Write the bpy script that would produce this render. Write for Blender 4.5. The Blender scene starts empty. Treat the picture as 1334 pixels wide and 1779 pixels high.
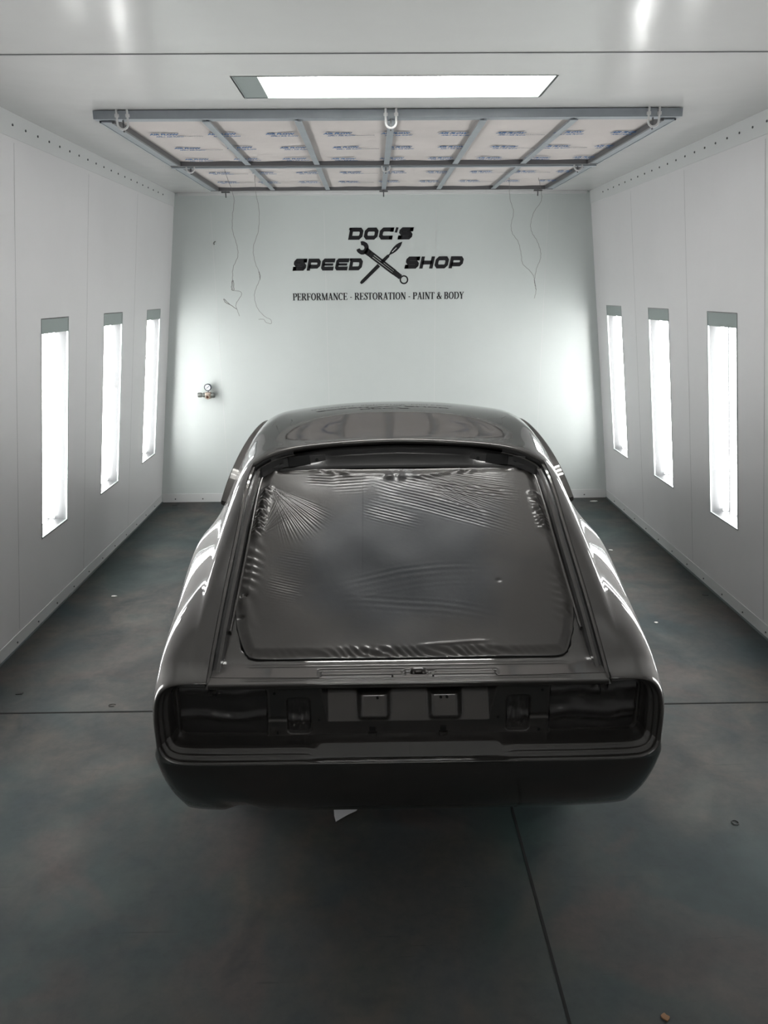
import bpy, math, random
import numpy as np
from mathutils import Vector, Matrix

random.seed(7)
sc = bpy.context.scene
col = sc.collection

# ---------------------------------------------------------------- camera, world, exposure
PITCH, YAW, ROLL, CAM_H = math.radians(16.1), math.radians(.74), math.radians(.45), 2.03
fw = Vector((math.sin(YAW)*math.cos(PITCH), math.cos(YAW)*math.cos(PITCH), -math.sin(PITCH)))
rt = Vector((math.cos(YAW), -math.sin(YAW), 0)); up = rt.cross(fw)
rt2 = math.cos(ROLL)*rt - math.sin(ROLL)*up
up2 = math.cos(ROLL)*up + math.sin(ROLL)*rt
cd = bpy.data.cameras.new('camera'); cam = bpy.data.objects.new('camera', cd); col.objects.link(cam)
m = Matrix((rt2, up2, -fw)).transposed().to_4x4(); m.translation = Vector((0, 0, CAM_H))
cam.matrix_world = m
cd.sensor_fit = 'HORIZONTAL'; cd.sensor_width = 36; cd.lens = 36*1330/1334
cd.clip_start = .05; cd.clip_end = 60
sc.camera = cam

w = bpy.data.worlds.new('world'); sc.world = w; w.use_nodes = True
w.node_tree.nodes['Background'].inputs[0].default_value = (.75, .85, 1, 1)
w.node_tree.nodes['Background'].inputs[1].default_value = .03
sc.view_settings.view_transform = 'Standard'; sc.view_settings.look = 'None'
sc.view_settings.gamma = 1; sc.view_settings.use_curve_mapping = False
sc.view_settings.exposure = 0
TUBE = 31.0          # radiance of the fluorescent tubes

# ---------------------------------------------------------------- materials
def srgb(r, g, b):
    return tuple(((c/255)/12.92 if c/255 <= .04045 else ((c/255+.055)/1.055)**2.4) for c in (r, g, b))
def mat(name, color, rough=.5, metal=0, coat=0, coat_rough=.03, spec=.5):
    m = bpy.data.materials.new(name); m.use_nodes = True
    b = m.node_tree.nodes['Principled BSDF']
    b.inputs['Base Color'].default_value = (*color, 1); b.inputs['Roughness'].default_value = rough
    b.inputs['Metallic'].default_value = metal; b.inputs['Coat Weight'].default_value = coat
    b.inputs['Coat Roughness'].default_value = coat_rough; b.inputs['Specular IOR Level'].default_value = spec
    return m
class NT:
    def __init__(s, m): s.m = m; s.t = m.node_tree; s.b = s.t.nodes['Principled BSDF']
    def n(s, kind, **kw):
        x = s.t.nodes.new(kind)
        for k, v in kw.items():
            if k.startswith('i_'):
                key = k[2:]; x.inputs[int(key) if key.isdigit() else key.replace('_', ' ')].default_value = v
            else: setattr(x, k, v)
        return x
    def l(s, a, b): s.t.links.new(a, b)
    def noise(s, scale, detail=4, rough=.55, vec=None, dist=0):
        x = s.n('ShaderNodeTexNoise'); x.inputs['Scale'].default_value = scale
        x.inputs['Detail'].default_value = detail; x.inputs['Roughness'].default_value = rough
        x.inputs['Distortion'].default_value = dist
        if vec is not None: s.l(vec, x.inputs['Vector'])
        return x.outputs[0]
    def ramp(s, fac, stops):
        x = s.n('ShaderNodeValToRGB'); s.l(fac, x.inputs[0]); r = x.color_ramp
        while len(r.elements) < len(stops): r.elements.new(.5)
        for e, (p, c) in zip(r.elements, stops): e.position = p; e.color = (*c, 1) if len(c) == 3 else c
        return x.outputs[0]
    def mix(s, fac, a, b, mode='MIX'):
        x = s.n('ShaderNodeMix', data_type='RGBA', blend_type=mode)
        if isinstance(fac, (int, float)): x.inputs[0].default_value = fac
        else: s.l(fac, x.inputs[0])
        for i, v in ((6, a), (7, b)):
            if isinstance(v, tuple): x.inputs[i].default_value = (*v, 1) if len(v) == 3 else v
            else: s.l(v, x.inputs[i])
        return x.outputs[2]
    def math(s, op, a, b=None, c=None):
        x = s.n('ShaderNodeMath', operation=op)
        for i, v in enumerate((a, b, c)):
            if v is None: continue
            if isinstance(v, (int, float)): x.inputs[i].default_value = v
            else: s.l(v, x.inputs[i])
        return x.outputs[0]
    def coord(s, scale=(1, 1, 1), rot=(0, 0, 0)):
        g = s.n('ShaderNodeNewGeometry'); mp = s.n('ShaderNodeMapping')
        mp.inputs['Scale'].default_value = scale; mp.inputs['Rotation'].default_value = rot
        s.l(g.outputs['Position'], mp.inputs['Vector']); return mp.outputs[0]
    def bump(s, h, strength, dist=.01):
        x = s.n('ShaderNodeBump'); x.inputs['Strength'].default_value = strength; x.inputs['Distance'].default_value = dist
        s.l(h, x.inputs['Height']); s.l(x.outputs[0], s.b.inputs['Normal']); return x

def wall_mat(name, c, rough):
    m = mat(name, c, rough); k = NT(m)
    co = k.coord()
    n1 = k.noise(1.1, 3, .6, co); n2 = k.noise(14, 3, .6, co)
    base = k.mix(n1, tuple(v*1.04 for v in c), tuple(v*.93 for v in c))
    base = k.mix(k.math('MULTIPLY', n2, .12), base, (c[0]*.8, c[1]*.82, c[2]*.8))
    k.l(base, k.b.inputs['Base Color'])
    k.bump(k.noise(3, 2, .5, co), .12, .02)
    return m
M = {}
M['side_wall'] = wall_mat('white powder coated wall panel', (.74, .73, .74), .34)
M['back_wall'] = wall_mat('white back wall panel', (.60, .64, .63), .30)
M['ceiling'] = wall_mat('white ceiling panel', (.70, .70, .69), .17)
M['flashing'] = wall_mat('white painted flashing', (.67, .68, .68), .35)
M['hole'] = mat('dark screw head', (.08, .085, .09), .5)
M['seam'] = mat('dark panel joint', (.32, .325, .33), .7)
M['caulk'] = mat('dark floor caulk', (.10, .12, .125), .6)
M['galv'] = mat('galvanised steel', (.30, .33, .36), .45, .2)
k = NT(M['galv']); k.l(k.mix(k.noise(9, 4, .6, k.coord()), (.27, .30, .325), (.38, .41, .44)), k.b.inputs['Base Color'])
M['galv_dark'] = mat('dull galvanised angle', (.14, .14, .145), .5, .4)
M['media'] = mat('white woven filter media', (.62, .57, .55), .9)
k = NT(M['media']); co = k.coord(); k.l(k.mix(k.noise(2.2, 3, .6, co), (.68, .63, .61), (.50, .47, .455)), k.b.inputs['Base Color']); k.bump(k.noise(180, 2, .5, co), .3, .004)
M['blue_ink'] = mat('blue ink', (.03, .12, .30), .8)
M['grey_ink'] = mat('faded ink', (.22, .22, .25), .8)
M['plate'] = mat('pale green grey metal plate', (.30, .345, .335), .4, .2)
M['white_bolt'] = mat('white painted bolt', (.66, .66, .66), .4)
M['fixture'] = mat('darkened white reflector', (.05, .052, .055), .5)  # white housing darkened so the gaps between the tubes look less lit
M['white_housing'] = mat('white enamel housing', (.45, .44, .42), .5)
M['rubber'] = mat('dark gasket', (.05, .05, .05), .6)
M['black_vinyl'] = mat('black vinyl lettering', (.006, .006, .008), .35)
M['wire'] = mat('thin steel wire', (.16, .15, .15), .5, .3)
M['brass'] = mat('nickel plated brass', (.50, .42, .36), .32, .8)
M['grey_metal'] = mat('grey fitting metal', (.22, .23, .22), .4, .7)
M['dark_metal'] = mat('dark gauge rim', (.06, .07, .09), .35, .5)
M['dial'] = mat('white dial face', (.75, .78, .82), .4)
M['needle'] = mat('black needle', (.02, .03, .06), .5)
M['bore'] = mat('dark copper bore', (.08, .03, .015), .5, .5)
M['paper'] = mat('white masking paper', (.72, .72, .74), .8)
M['leaf'] = mat('dry brown leaf', (.20, .10, .04), .7)
M['chip'] = mat('pale chip', (.6, .6, .58), .6)
M['dark_chip'] = mat('dark crumb', (.02, .02, .02), .6)
M['tyre'] = mat('black tyre', (.012, .012, .012), .8)
M['under'] = mat('matt black underside', (.01, .01, .01), .9)
M['void'] = mat('dark opening', (.004, .004, .004), .9)

def emis(name, c, s):
    m = bpy.data.materials.new(name); m.use_nodes = True; t = m.node_tree
    t.nodes.remove(t.nodes['Principled BSDF']); e = t.nodes.new('ShaderNodeEmission')
    e.inputs[0].default_value = (*c, 1); e.inputs[1].default_value = s
    t.links.new(e.outputs[0], t.nodes['Material Output'].inputs[0]); return m
M['tube'] = emis('lit fluorescent tube', (1.0, .985, .965), TUBE)
def glass():
    m = bpy.data.materials.new('clear lens'); m.use_nodes = True; t = m.node_tree
    t.nodes.remove(t.nodes['Principled BSDF'])
    a = t.nodes.new('ShaderNodeBsdfTransparent'); g = t.nodes.new('ShaderNodeBsdfGlossy'); x = t.nodes.new('ShaderNodeMixShader')
    a.inputs[0].default_value = (.97, .98, .98, 1); g.inputs['Roughness'].default_value = .05; x.inputs[0].default_value = .06
    t.links.new(a.outputs[0], x.inputs[1]); t.links.new(g.outputs[0], x.inputs[2]); t.links.new(x.outputs[0], t.nodes['Material Output'].inputs[0])
    return m
M['glass'] = glass()
M['tube_ceiling'] = emis('lit ceiling tube', (1.0, .985, .965), TUBE*1.35)

# car paint: dark warm grey metallic under clear coat
PAINT = (.052, .0475, .044)
def paint(name, bumpy=0):
    m = mat(name, PAINT, .52, .75, 1, .03); k = NT(m)
    k.b.inputs['Coat IOR'].default_value = 1.7
    if bumpy:
        k.bump(k.noise(60, 3, .6, k.coord()), bumpy, .004)
    return m
M['paint'] = paint('warm grey metallic car paint')
M['paint_rough'] = paint('car paint over seam sealer', .35)
M['darkened_paint'] = mat('darkened car paint', (.022, .021, .021), .3, .3, .6, .12)  # body paint with the shade of gutters and header put into its colour
def film_mat(name, center=None):
    m = mat(name, tuple(v*.9 for v in PAINT), .38, .35, .55, .13); k = NT(m); co = k.coord()
    if center:
        # overspray is thinner away from the taped edge: the sheet's own dark blue-black shows there
        g = k.n('ShaderNodeNewGeometry'); mp = k.n('ShaderNodeMapping'); mp.vector_type = 'POINT'
        mp.inputs['Location'].default_value = (-center[0], -center[1], 0)
        k.l(g.outputs['Position'], mp.inputs['Vector'])
        mp2 = k.n('ShaderNodeMapping'); mp2.inputs['Scale'].default_value = (1/.46, 1/.44, 0); k.l(mp.outputs[0], mp2.inputs['Vector'])
        ln = k.n('ShaderNodeVectorMath', operation='LENGTH'); k.l(mp2.outputs[0], ln.inputs[0])
        f = k.math('ADD', ln.outputs['Value'], k.math('MULTIPLY', k.math('SUBTRACT', k.noise(3.2, 3, .55, co), .5), 1.1))
        c = k.ramp(f, [(.10, (.010, .013, .018)), (.60, (.026, .029, .034)), (1.05, tuple(v*.95 for v in PAINT))])
        k.l(c, k.b.inputs['Base Color'])
        k.b.inputs['Coat Roughness'].default_value = .13
        k.b.inputs['Coat Weight'].default_value = .6
    k.bump(k.noise(40, 4, .6, co), .10, .004)
    return m
M['film'] = film_mat('oversprayed plastic sheet', (.103, 2.72))
M['lamp_film'] = mat('black oversprayed plastic', (.03, .028, .027), .28, .2, .5, .12)

# floor: blue-green grey sealed concrete with scuffs
M['floor'] = mat('worn blue green concrete floor', (.05, .06, .06), .6, spec=.22)
k = NT(M['floor']); co = k.coord()
big = k.noise(.75, 4, .6, co, .4); mid = k.noise(3.1, 5, .65, co, .6); fine = k.noise(22, 5, .7, co)
c = k.ramp(big, [(.30, (.016, .036, .037)), (.43, (.036, .053, .050)), (.54, (.072, .064, .055)), (.68, (.028, .047, .050))])
c = k.mix(k.ramp(mid, [(.35, (0, 0, 0)), (.7, (.8, .8, .8))]), c, (.043, .052, .058))
c = k.mix(k.ramp(k.noise(1.6, 3, .5, co, 1.2), [(.55, (0, 0, 0)), (.68, (.7, .7, .7))]), c, (.072, .058, .054))
c = k.mix(k.ramp(k.noise(1.2, 4, .6, k.coord((1, 1, 1), (0, 0, 1.2)), 1.), [(.62, (0, 0, 0)), (.74, (.75, .75, .75))]), c, (.014, .022, .025))
c = k.mix(k.ramp(fine, [(.3, (.35, .35, .35)), (.6, (0, 0, 0))]), c, (.025, .032, .034))
scr = k.noise(1, 6, .75, k.coord((60, 2.2, 1), (0, 0, .5)))
c = k.mix(k.ramp(scr, [(.66, (0, 0, 0)), (.70, (.28, .28, .28))]), c, (.10, .11, .11))
scr2 = k.noise(1, 6, .75, k.coord((2.2, 45, 1), (0, 0, .25)))
c = k.mix(k.ramp(scr2, [(.62, (0, 0, 0)), (.68, (.45, .45, .45))]), c, (.018, .024, .024))
k.l(c, k.b.inputs['Base Color'])
k.l(k.ramp(mid, [(.3, (.50,)*3), (.7, (.72,)*3)]), k.b.inputs['Roughness'])
k.bump(k.noise(30, 5, .7, co), .12, .003)

# ---------------------------------------------------------------- mesh helpers
class MB:
    def __init__(s): s.v = []; s.f = []
    def add(s, vs, fs):
        o = len(s.v); s.v += [tuple(float(c) for c in p) for p in vs]; s.f += [tuple(i+o for i in f) for f in fs]; return s
    def box(s, c, d, rot=None):
        vs = []
        for x in (-1, 1):
            for y in (-1, 1):
                for z in (-1, 1): vs.append(Vector((x*d[0]/2, y*d[1]/2, z*d[2]/2)))
        if rot is not None: vs = [rot @ v for v in vs]
        vs = [v+Vector(c) for v in vs]
        return s.add(vs, [(0, 1, 3, 2), (4, 6, 7, 5), (0, 4, 5, 1), (2, 3, 7, 6), (0, 2, 6, 4), (1, 5, 7, 3)])
    def grid(s, P, close_u=False, flip=False):
        P = np.asarray(P, float); n, m_ = P.shape[:2]; fs = []
        for i in range(n if close_u else n-1):
            for j in range(m_-1):
                a = i*m_+j; b = ((i+1) % n)*m_+j
                q = (a, b, b+1, a+1); fs.append(q[::-1] if flip else q)
        return s.add(P.reshape(-1, 3), fs)
    def tube(s, pts, r, n=8, cap=True):
        pts = [Vector(p) for p in pts]; rings = []
        rr = r if isinstance(r, (list, tuple)) else [r]*len(pts)
        prev = None
        for i, p in enumerate(pts):
            t = (pts[min(i+1, len(pts)-1)]-pts[max(i-1, 0)]).normalized()
            a = prev if prev is not None else (Vector((0, 0, 1)) if abs(t.z) < .9 else Vector((1, 0, 0)))
            a = (a-t*a.dot(t)).normalized(); b = t.cross(a); prev = a
            rings.append([p+(a*math.cos(2*math.pi*q/n)+b*math.sin(2*math.pi*q/n))*rr[i] for q in range(n)])
        o = len(s.v); s.v += [tuple(v) for R in rings for v in R]
        for i in range(len(pts)-1):
            for q in range(n):
                s.f.append((o+i*n+q, o+i*n+(q+1) % n, o+(i+1)*n+(q+1) % n, o+(i+1)*n+q))
        if cap:
            s.f.append(tuple(o+q for q in range(n))[::-1]); e = o+(len(pts)-1)*n; s.f.append(tuple(e+q for q in range(n)))
        return s
    def cyl(s, a, b, r, n=16): return s.tube([a, b], r, n)
    def prism(s, poly, o, ex, ey, ez, h):
        """2-D polygon extruded by h along ez from origin o with axes ex, ey"""
        o = Vector(o); ex = Vector(ex); ey = Vector(ey); ez = Vector(ez); n = len(poly)
        vs = [o+ex*p[0]+ey*p[1] for p in poly]+[o+ex*p[0]+ey*p[1]+ez*h for p in poly]
        return s.add(vs, [tuple(range(n))[::-1], tuple(range(n, 2*n))]+[(i, (i+1) % n, n+(i+1) % n, n+i) for i in range(n)])
    def build(s, name, mt, parent=None, smooth=False, merge=0, mats=None, fmat=None, bevel=0):
        root = parent
        while root is not None and root.parent is not None: root = root.parent
        off = root.location if root is not None else Vector((0, 0, 0))
        me = bpy.data.meshes.new(name)
        me.from_pydata([tuple(Vector(v)-off) for v in s.v], [], s.f)
        if merge:
            import bmesh
            bm = bmesh.new(); bm.from_mesh(me); bmesh.ops.remove_doubles(bm, verts=bm.verts, dist=merge)
            if merge < 1e-3 and name == 'body_shell': bmesh.ops.recalc_face_normals(bm, faces=bm.faces)
            bm.to_mesh(me); bm.free()
        me.materials.append(mt)
        if smooth: me.polygons.foreach_set('use_smooth', [True]*len(me.polygons))
        me.update(); o = bpy.data.objects.new(name, me); col.objects.link(o)
        if bevel:
            b = o.modifiers.new('bevel', 'BEVEL'); b.width = bevel; b.segments = 2; b.limit_method = 'ANGLE'
        o.parent = parent
        return o
def recentre(o):
    """put a one-mesh thing's origin at its base centre"""
    me = o.data; n = len(me.vertices); a = np.empty(n*3); me.vertices.foreach_get('co', a); a = a.reshape(-1, 3)
    c = np.array([(a[:, 0].min()+a[:, 0].max())/2, (a[:, 1].min()+a[:, 1].max())/2, a[:, 2].min()])
    me.vertices.foreach_set('co', (a-c).ravel()); me.update(); o.location = Vector(c); return o
def thing(name, label, cat, loc, group=None):
    o = bpy.data.objects.new(name, None); o.empty_display_size = .1; col.objects.link(o); o.location = loc
    o['label'] = label; o['category'] = cat
    if group: o['group'] = group
    return o
def tag(o, label, cat, group=None):
    recentre(o); o['label'] = label; o['category'] = cat
    if group: o['group'] = group
    return o
def struct(o): o['kind'] = 'structure'; return o

# ---------------------------------------------------------------- the booth
D = 7.473; CH = 2.893; Y0 = -3.1
LW = lambda z: -2.145+(2.145-1.775)/CH*z
RW = lambda z: 2.36-(2.36-1.995)/CH*z
WIN_Y = [(1.36, 1.78), (2.43, 2.85), (3.50, 3.92), (4.57, 4.98), (5.645, 6.06), (6.73, 7.15)]
SEAM_Y = [-2.1, -1.05, -.02, 1.05, 2.11, 3.17, 4.24, 5.30, 6.36]
WZ0, WZ1 = .565, 1.885

struct(MB().box((.1, (Y0+D)/2, -.05), (5.0, D-Y0+.4, .1)).build('floor', M['floor']))
# ceiling with an opening for the light
CL = (-.575, .787, 3.575, 3.95); CL2 = (-.575, .787, -.70, -.325)
m_ = MB()
xs = [-2.0, CL[0], CL[1], 2.25]; ys = [Y0-.1, CL2[2], CL2[3], CL[2], CL[3], D+.1]
for i in range(3):
    for j in range(5):
        if i == 1 and j in (1, 3): continue
        m_.add([(xs[i], ys[j], CH), (xs[i+1], ys[j], CH), (xs[i+1], ys[j+1], CH), (xs[i], ys[j+1], CH)], [(0, 3, 2, 1)])
struct(m_.build('ceiling', M['ceiling'], merge=1e-5))
struct(MB().box((.11, 3.255, CH-.001), (3.80, .007, .004)).build('trim_1', M['seam']))
struct(MB().box((.11, 7.46, CH-.012), (3.7, .03, .022)).build('trim_2', M['flashing']))
# side walls lean inwards towards the top; cut round the lights
def side_wall(name, W):
    b = MB(); ys = [Y0]+[v for p in WIN_Y for v in p]+[D]; zs = [0, WZ0, WZ1, CH]
    for i in range(len(ys)-1):
        for j in range(3):
            if i % 2 == 1 and j == 1: continue
            q = [(W(zs[j]), ys[i], zs[j]), (W(zs[j]), ys[i+1], zs[j]), (W(zs[j+1]), ys[i+1], zs[j+1]), (W(zs[j+1]), ys[i], zs[j+1])]
            b.add(q, [(0, 1, 2, 3)] if W is RW else [(0, 3, 2, 1)])
    return struct(b.build(name, M['side_wall'], merge=1e-5))
side_wall('wall_left', LW); side_wall('wall_right', RW)
struct(MB().add([(LW(0), D, 0), (RW(0), D, 0), (RW(CH), D, CH), (LW(CH), D, CH)], [(0, 1, 2, 3)]).build('wall_back', M['back_wall']))
struct(MB().add([(LW(0), Y0, 0), (RW(0), Y0, 0), (RW(CH), Y0, CH), (LW(CH), Y0, CH)], [(0, 3, 2, 1)]).build('wall_front', M['side_wall']))
n = 3
for W, s in ((LW, 1), (RW, -1)):
    for y in SEAM_Y:
        b = MB(); h = .0011; e = s*.0012
        b.add([(W(.1)+e, y-h, .1), (W(.1)+e, y+h, .1), (W(2.76)+e, y+h, 2.76), (W(2.76)+e, y-h, 2.76)], [(0, 1, 2, 3)])
        b.add([(W(.1), y-h, .1), (W(.1), y+h, .1), (W(2.76), y+h, 2.76), (W(2.76), y-h, 2.76)], [(0, 1, 2, 3)])
        struct(b.build('trim_%d' % n, M['seam'])); n += 1
for x in (-1.46, -.43, .595, 1.62):
    struct(MB().box((x, D-.0006, 1.42), (.004, .0012, 2.64)).build('trim_%d' % n, M['flashing'])); n += 1
# flashings: base strips and the strips under the ceiling, with their screws
def flash(name, W, s, z0, z1, t, ys, zscr):
    b = MB(); a = W(z0); c = W(z1)
    b.add([(a, Y0, z0), (a, D, z0), (c, D, z1), (c, Y0, z1), (a+s*t, Y0, z0), (a+s*t, D, z0), (c+s*t, D, z1), (c+s*t, Y0, z1)],
          [(0, 1, 2, 3), (4, 5, 6, 7), (0, 4, 5, 1), (3, 7, 6, 2), (0, 3, 7, 4), (1, 5, 6, 2)])
    o = struct(b.build(name, M['flashing']))
    for y in ys:
        x = W(zscr)+s*t
        MB().cyl((x-s*.001, y, zscr), (x+s*.004, y, zscr), .006, 8).build('screw', M['hole'], o)
    return o
flash('baseboard_left', LW, 1, .002, .085, .004, np.arange(3.3, 7.4, .30), .035)
flash('baseboard_right', RW, -1, .002, .085, .004, np.arange(3.3, 7.4, .30), .035)
flash('trim_left', LW, 1, 2.78, CH, .003, np.arange(4.07, 7.2, .15), 2.838)
flash('trim_right', RW, -1, 2.78, CH, .003, np.arange(4.07, 7.2, .15), 2.838)
bb = struct(MB().box((.108, D-.003, .045), (4.47, .006, .086)).build('baseboard_back', M['flashing']))
for x in np.arange(-2.0, 2.4, .275):
    MB().cyl((x, D-.010, .035), (x, D-.004, .035), .007, 8).build('screw', M['hole'], bb)
for s_, W in ((1, LW), (-1, RW)):   # caulk line where wall meets floor
    struct(MB().box((W(0)+s_*.010, (Y0+D)/2, .003), (.014, D-Y0, .006)).build('trim_%d' % n, M['caulk'])); n += 1
# saw-cut joints in the slab
struct(MB().box((.1, 3.452, .0005), (4.44, .010, .003)).build('trim_%d' % n, M['void'])); n += 1
struct(MB().add([(.534, Y0, .0015), (.543, Y0, .0015), (.552, 3.45, .0015), (.543, 3.45, .0015)], [(0, 1, 2, 3)]).build('trim_%d' % n, M['void'])); n += 1

# ---------------------------------------------------------------- recessed fluorescent lights
def fixture(name, label, O, L, A, N, length, width, plates, group, ntube=4, cat='light'):
    """O: centre of the opening; L: long axis; A: cross axis; N: axis pointing out of the room"""
    O, L, A, N = map(Vector, (O, L, A, N))
    base = O-L*length/2 if abs(L.z) > .5 else O
    t = thing(name, label, cat, base, group)
    dep = .130
    rot = Matrix((A, L, N)).transposed()
    def bx(b, a, l, nn, da, dl, dn): return b.box(O+A*a+L*l+N*nn, (da, dl, dn), rot)
    h = MB()
    bx(h, 0, 0, dep, width+.02, length+.02, .004)
    for s in (-1, 1):
        bx(h, s*(width/2+.004), 0, dep/2, .006, length+.01, dep); bx(h, 0, s*(length/2+.004), dep/2, width+.01, .006, dep)
    h.build('housing', M['fixture' if cat != 'ceiling light' else 'white_housing'], t)
    r = MB()
    for s in (-1, 1):
        bx(r, s*(width/2-.002), 0, .004, .006, length, .010); bx(r, 0, s*(length/2-.002), .004, width, .006, .010)
    r.build('gasket_rim', M['plate'], t)
    for (s, w_) in plates:
        p = MB(); bx(p, 0, s*(length/2-w_/2), .003, width-.006, w_, .004); p.build('end_plate', M['plate'], t)
    lo = -length/2+.012+sum(w_ for s, w_ in plates if s < 0); hi = length/2-.012-sum(w_ for s, w_ in plates if s > 0)
    for q in range(ntube):
        a = (q-(ntube-1)/2)*(width-.06)/(ntube-1)
        MB().cyl(O+A*a+L*lo+N*.093, O+A*a+L*hi+N*.093, .019, 12).build('fluorescent_tube', M['tube' if cat != 'ceiling light' else 'tube_ceiling'], t, smooth=True)
    g = MB(); bx(g, 0, 0, .010, width-.01, length-.01, .003); g.build('glass_lens', M['glass'], t)
    return t
order = {5: 'farthest, beside the back wall', 4: 'middle one of the three in view', 3: 'nearest one in view',
         2: 'beside the tail, outside the picture', 1: 'unseen, added to light the tail', 0: 'close behind the camera'}  # the pair beside the camera is unseen, added to brighten the tail
zc = (WZ0+WZ1)/2; ln = math.hypot(WZ1-WZ0, LW(WZ1)-LW(WZ0))
for i, (a, b_) in enumerate(WIN_Y):
    if i < 1: continue
    yc = (a+b_)/2
    for W, s, side in ((LW, -1, 'left'), (RW, 1, 'right')):
        L = Vector((W(WZ1)-W(WZ0), 0, WZ1-WZ0)).normalized(); A = Vector((0, 1, 0)); N = L.cross(A)
        if N.x*s < 0: N = -N
        fixture('wall_light', 'tall recessed fluorescent light in the %s wall, %s' % (side, order[i]),
                (W(zc), yc, zc), L, A, N, ln, b_-a, [(1, .082)], 'recessed lights along the side walls')
fixture('ceiling_light', 'long recessed fluorescent light crossing the ceiling in front of the filter frame',
        ((CL[0]+CL[1])/2, (CL[2]+CL[3])/2, CH), (1, 0, 0), (0, 1, 0), (0, 0, 1), CL[1]-CL[0], CL[3]-CL[2], [(-1, .105)], None, 3, 'ceiling light')
fixture('ceiling_light', 'unseen ceiling light behind the camera, added to light the tail panel',
        ((CL2[0]+CL2[1])/2, (CL2[2]+CL2[3])/2, CH), (1, 0, 0), (0, 1, 0), (0, 0, 1), CL2[1]-CL2[0], CL2[3]-CL2[2], [(-1, .105)], None, 3, 'ceiling light')  # extra lamp out of view, added to brighten the tail from behind
# blank cover plates over the two openings level with and behind the camera
for i in (0,):
    a, b_ = WIN_Y[i]
    for W in (LW, RW):
        struct(MB().add([(W(WZ0), a, WZ0), (W(WZ0), b_, WZ0), (W(WZ1), b_, WZ1), (W(WZ1), a, WZ1)], [(0, 1, 2, 3)]).build('trim_%d' % n, M['side_wall'])); n += 1

# ---------------------------------------------------------------- ceiling filter frame
FX0, FX1, FYA, FYB, FYC = -1.338, 1.528, 4.165, 5.60, 6.90
ZB = 2.838
fr = thing('ceiling_filter_frame', 'galvanised frame of printed white air filter panels under the ceiling', 'filter frame', ((FX0+FX1)/2, 5.5, ZB))
def rail(x0, x1, y0, y1, name='rail', z0=ZB, z1=CH, mt='galv'):
    return MB().box(((x0+x1)/2, (y0+y1)/2, (z0+z1)/2), (x1-x0, y1-y0, z1-z0)).build(name, M[mt], fr, bevel=.002)
rail(FX0-.02, FX1+.02, FYA, FYA+.03, z0=ZB+.012, z1=CH-.003)
rail(FX0-.02, FX1+.02, FYA+.03, FYA+.062, 'rail_flange', z0=ZB+.012, z1=ZB+.016); rail(FX0, FX1, FYB-.045, FYB-.02, mt='galv_dark'); rail(FX0, FX1, FYB, FYB+.04, z0=ZB-.006)
rail(FX0, FX1, FYC-.03, FYC, mt='galv_dark')
for a, b_ in ((FYA+.03, FYB-.02), (FYB+.04, FYC)):
    for s, x in ((1, FX0), (-1, FX1)):
        bm = MB(); bm.box((x+s*.03, (a+b_)/2, ZB+.006), (.06, b_-a, .006)); bm.box((x+s*.004, (a+b_)/2, (ZB+CH)/2), (.008, b_-a, CH-ZB))
        bm.build('side_rail', M['galv'], fr)
        MB().box((x+s*.068, (a+b_)/2, ZB+.014), (.014, b_-a, .03)).build('side_angle', M['galv_dark'], fr)
BX = [-.815, -.357, .107, .565, 1.02]
for a, b_ in ((FYA+.03, FYB-.03), (FYB+.03, FYC-.01)):
    for x in BX:
        bm = MB(); bm.box((x, (a+b_)/2, ZB+.006), (.036, b_-a, .004)); bm.box((x, (a+b_)/2, ZB+.022), (.004, b_-a, .03))
        bm.build('cross_bar', M['galv'], fr)
def text_mesh(txt, size, shear, bold):
    cu = bpy.data.curves.new('t', 'FONT'); cu.body = txt; cu.size = size; cu.shear = shear; cu.offset = bold; cu.extrude = .0003; cu.resolution_u = 2
    o = bpy.data.objects.new('t', cu); col.objects.link(o); dg = bpy.context.evaluated_depsgraph_get()
    me = bpy.data.meshes.new_from_object(o.evaluated_get(dg)); bpy.data.objects.remove(o); return me
t_big = text_mesh('AIR FLOW', .042, .35, .0016); t_big.materials.clear(); t_big.materials.append(M['blue_ink'])
t_small = text_mesh('AFR-1 AIR FLOW', .026, .2, .0006); t_small.materials.clear(); t_small.materials.append(M['blue_ink'])
t_tail = text_mesh('AIR FLOW SYSTEMS', .016, 0, 0); t_tail.materials.clear(); t_tail.materials.append(M['grey_ink'])
edges = [FX0+.065]+BX+[FX1-.065]; MZ = 2.866
panels = []
for (a, b_) in ((FYA+.035, FYB-.045), (FYB+.04, FYC-.03)):
    for i in range(6):
        x0, x1 = edges[i], edges[i+1]; P = []
        for u in np.linspace(0, 1, 9):
            P.append([(x0+(x1-x0)*u, a+(b_-a)*v, MZ-.006*math.sin(math.pi*u)*math.sin(math.pi*v)-.002*math.sin(9*u+5*v+i)) for v in np.linspace(0, 1, 13)])
        o = MB().grid(P, flip=False).build('filter_panel', M['media'], fr, smooth=True)
        panels.append((x0, x1, a, b_, o))
rnd = random.Random(3)
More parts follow.
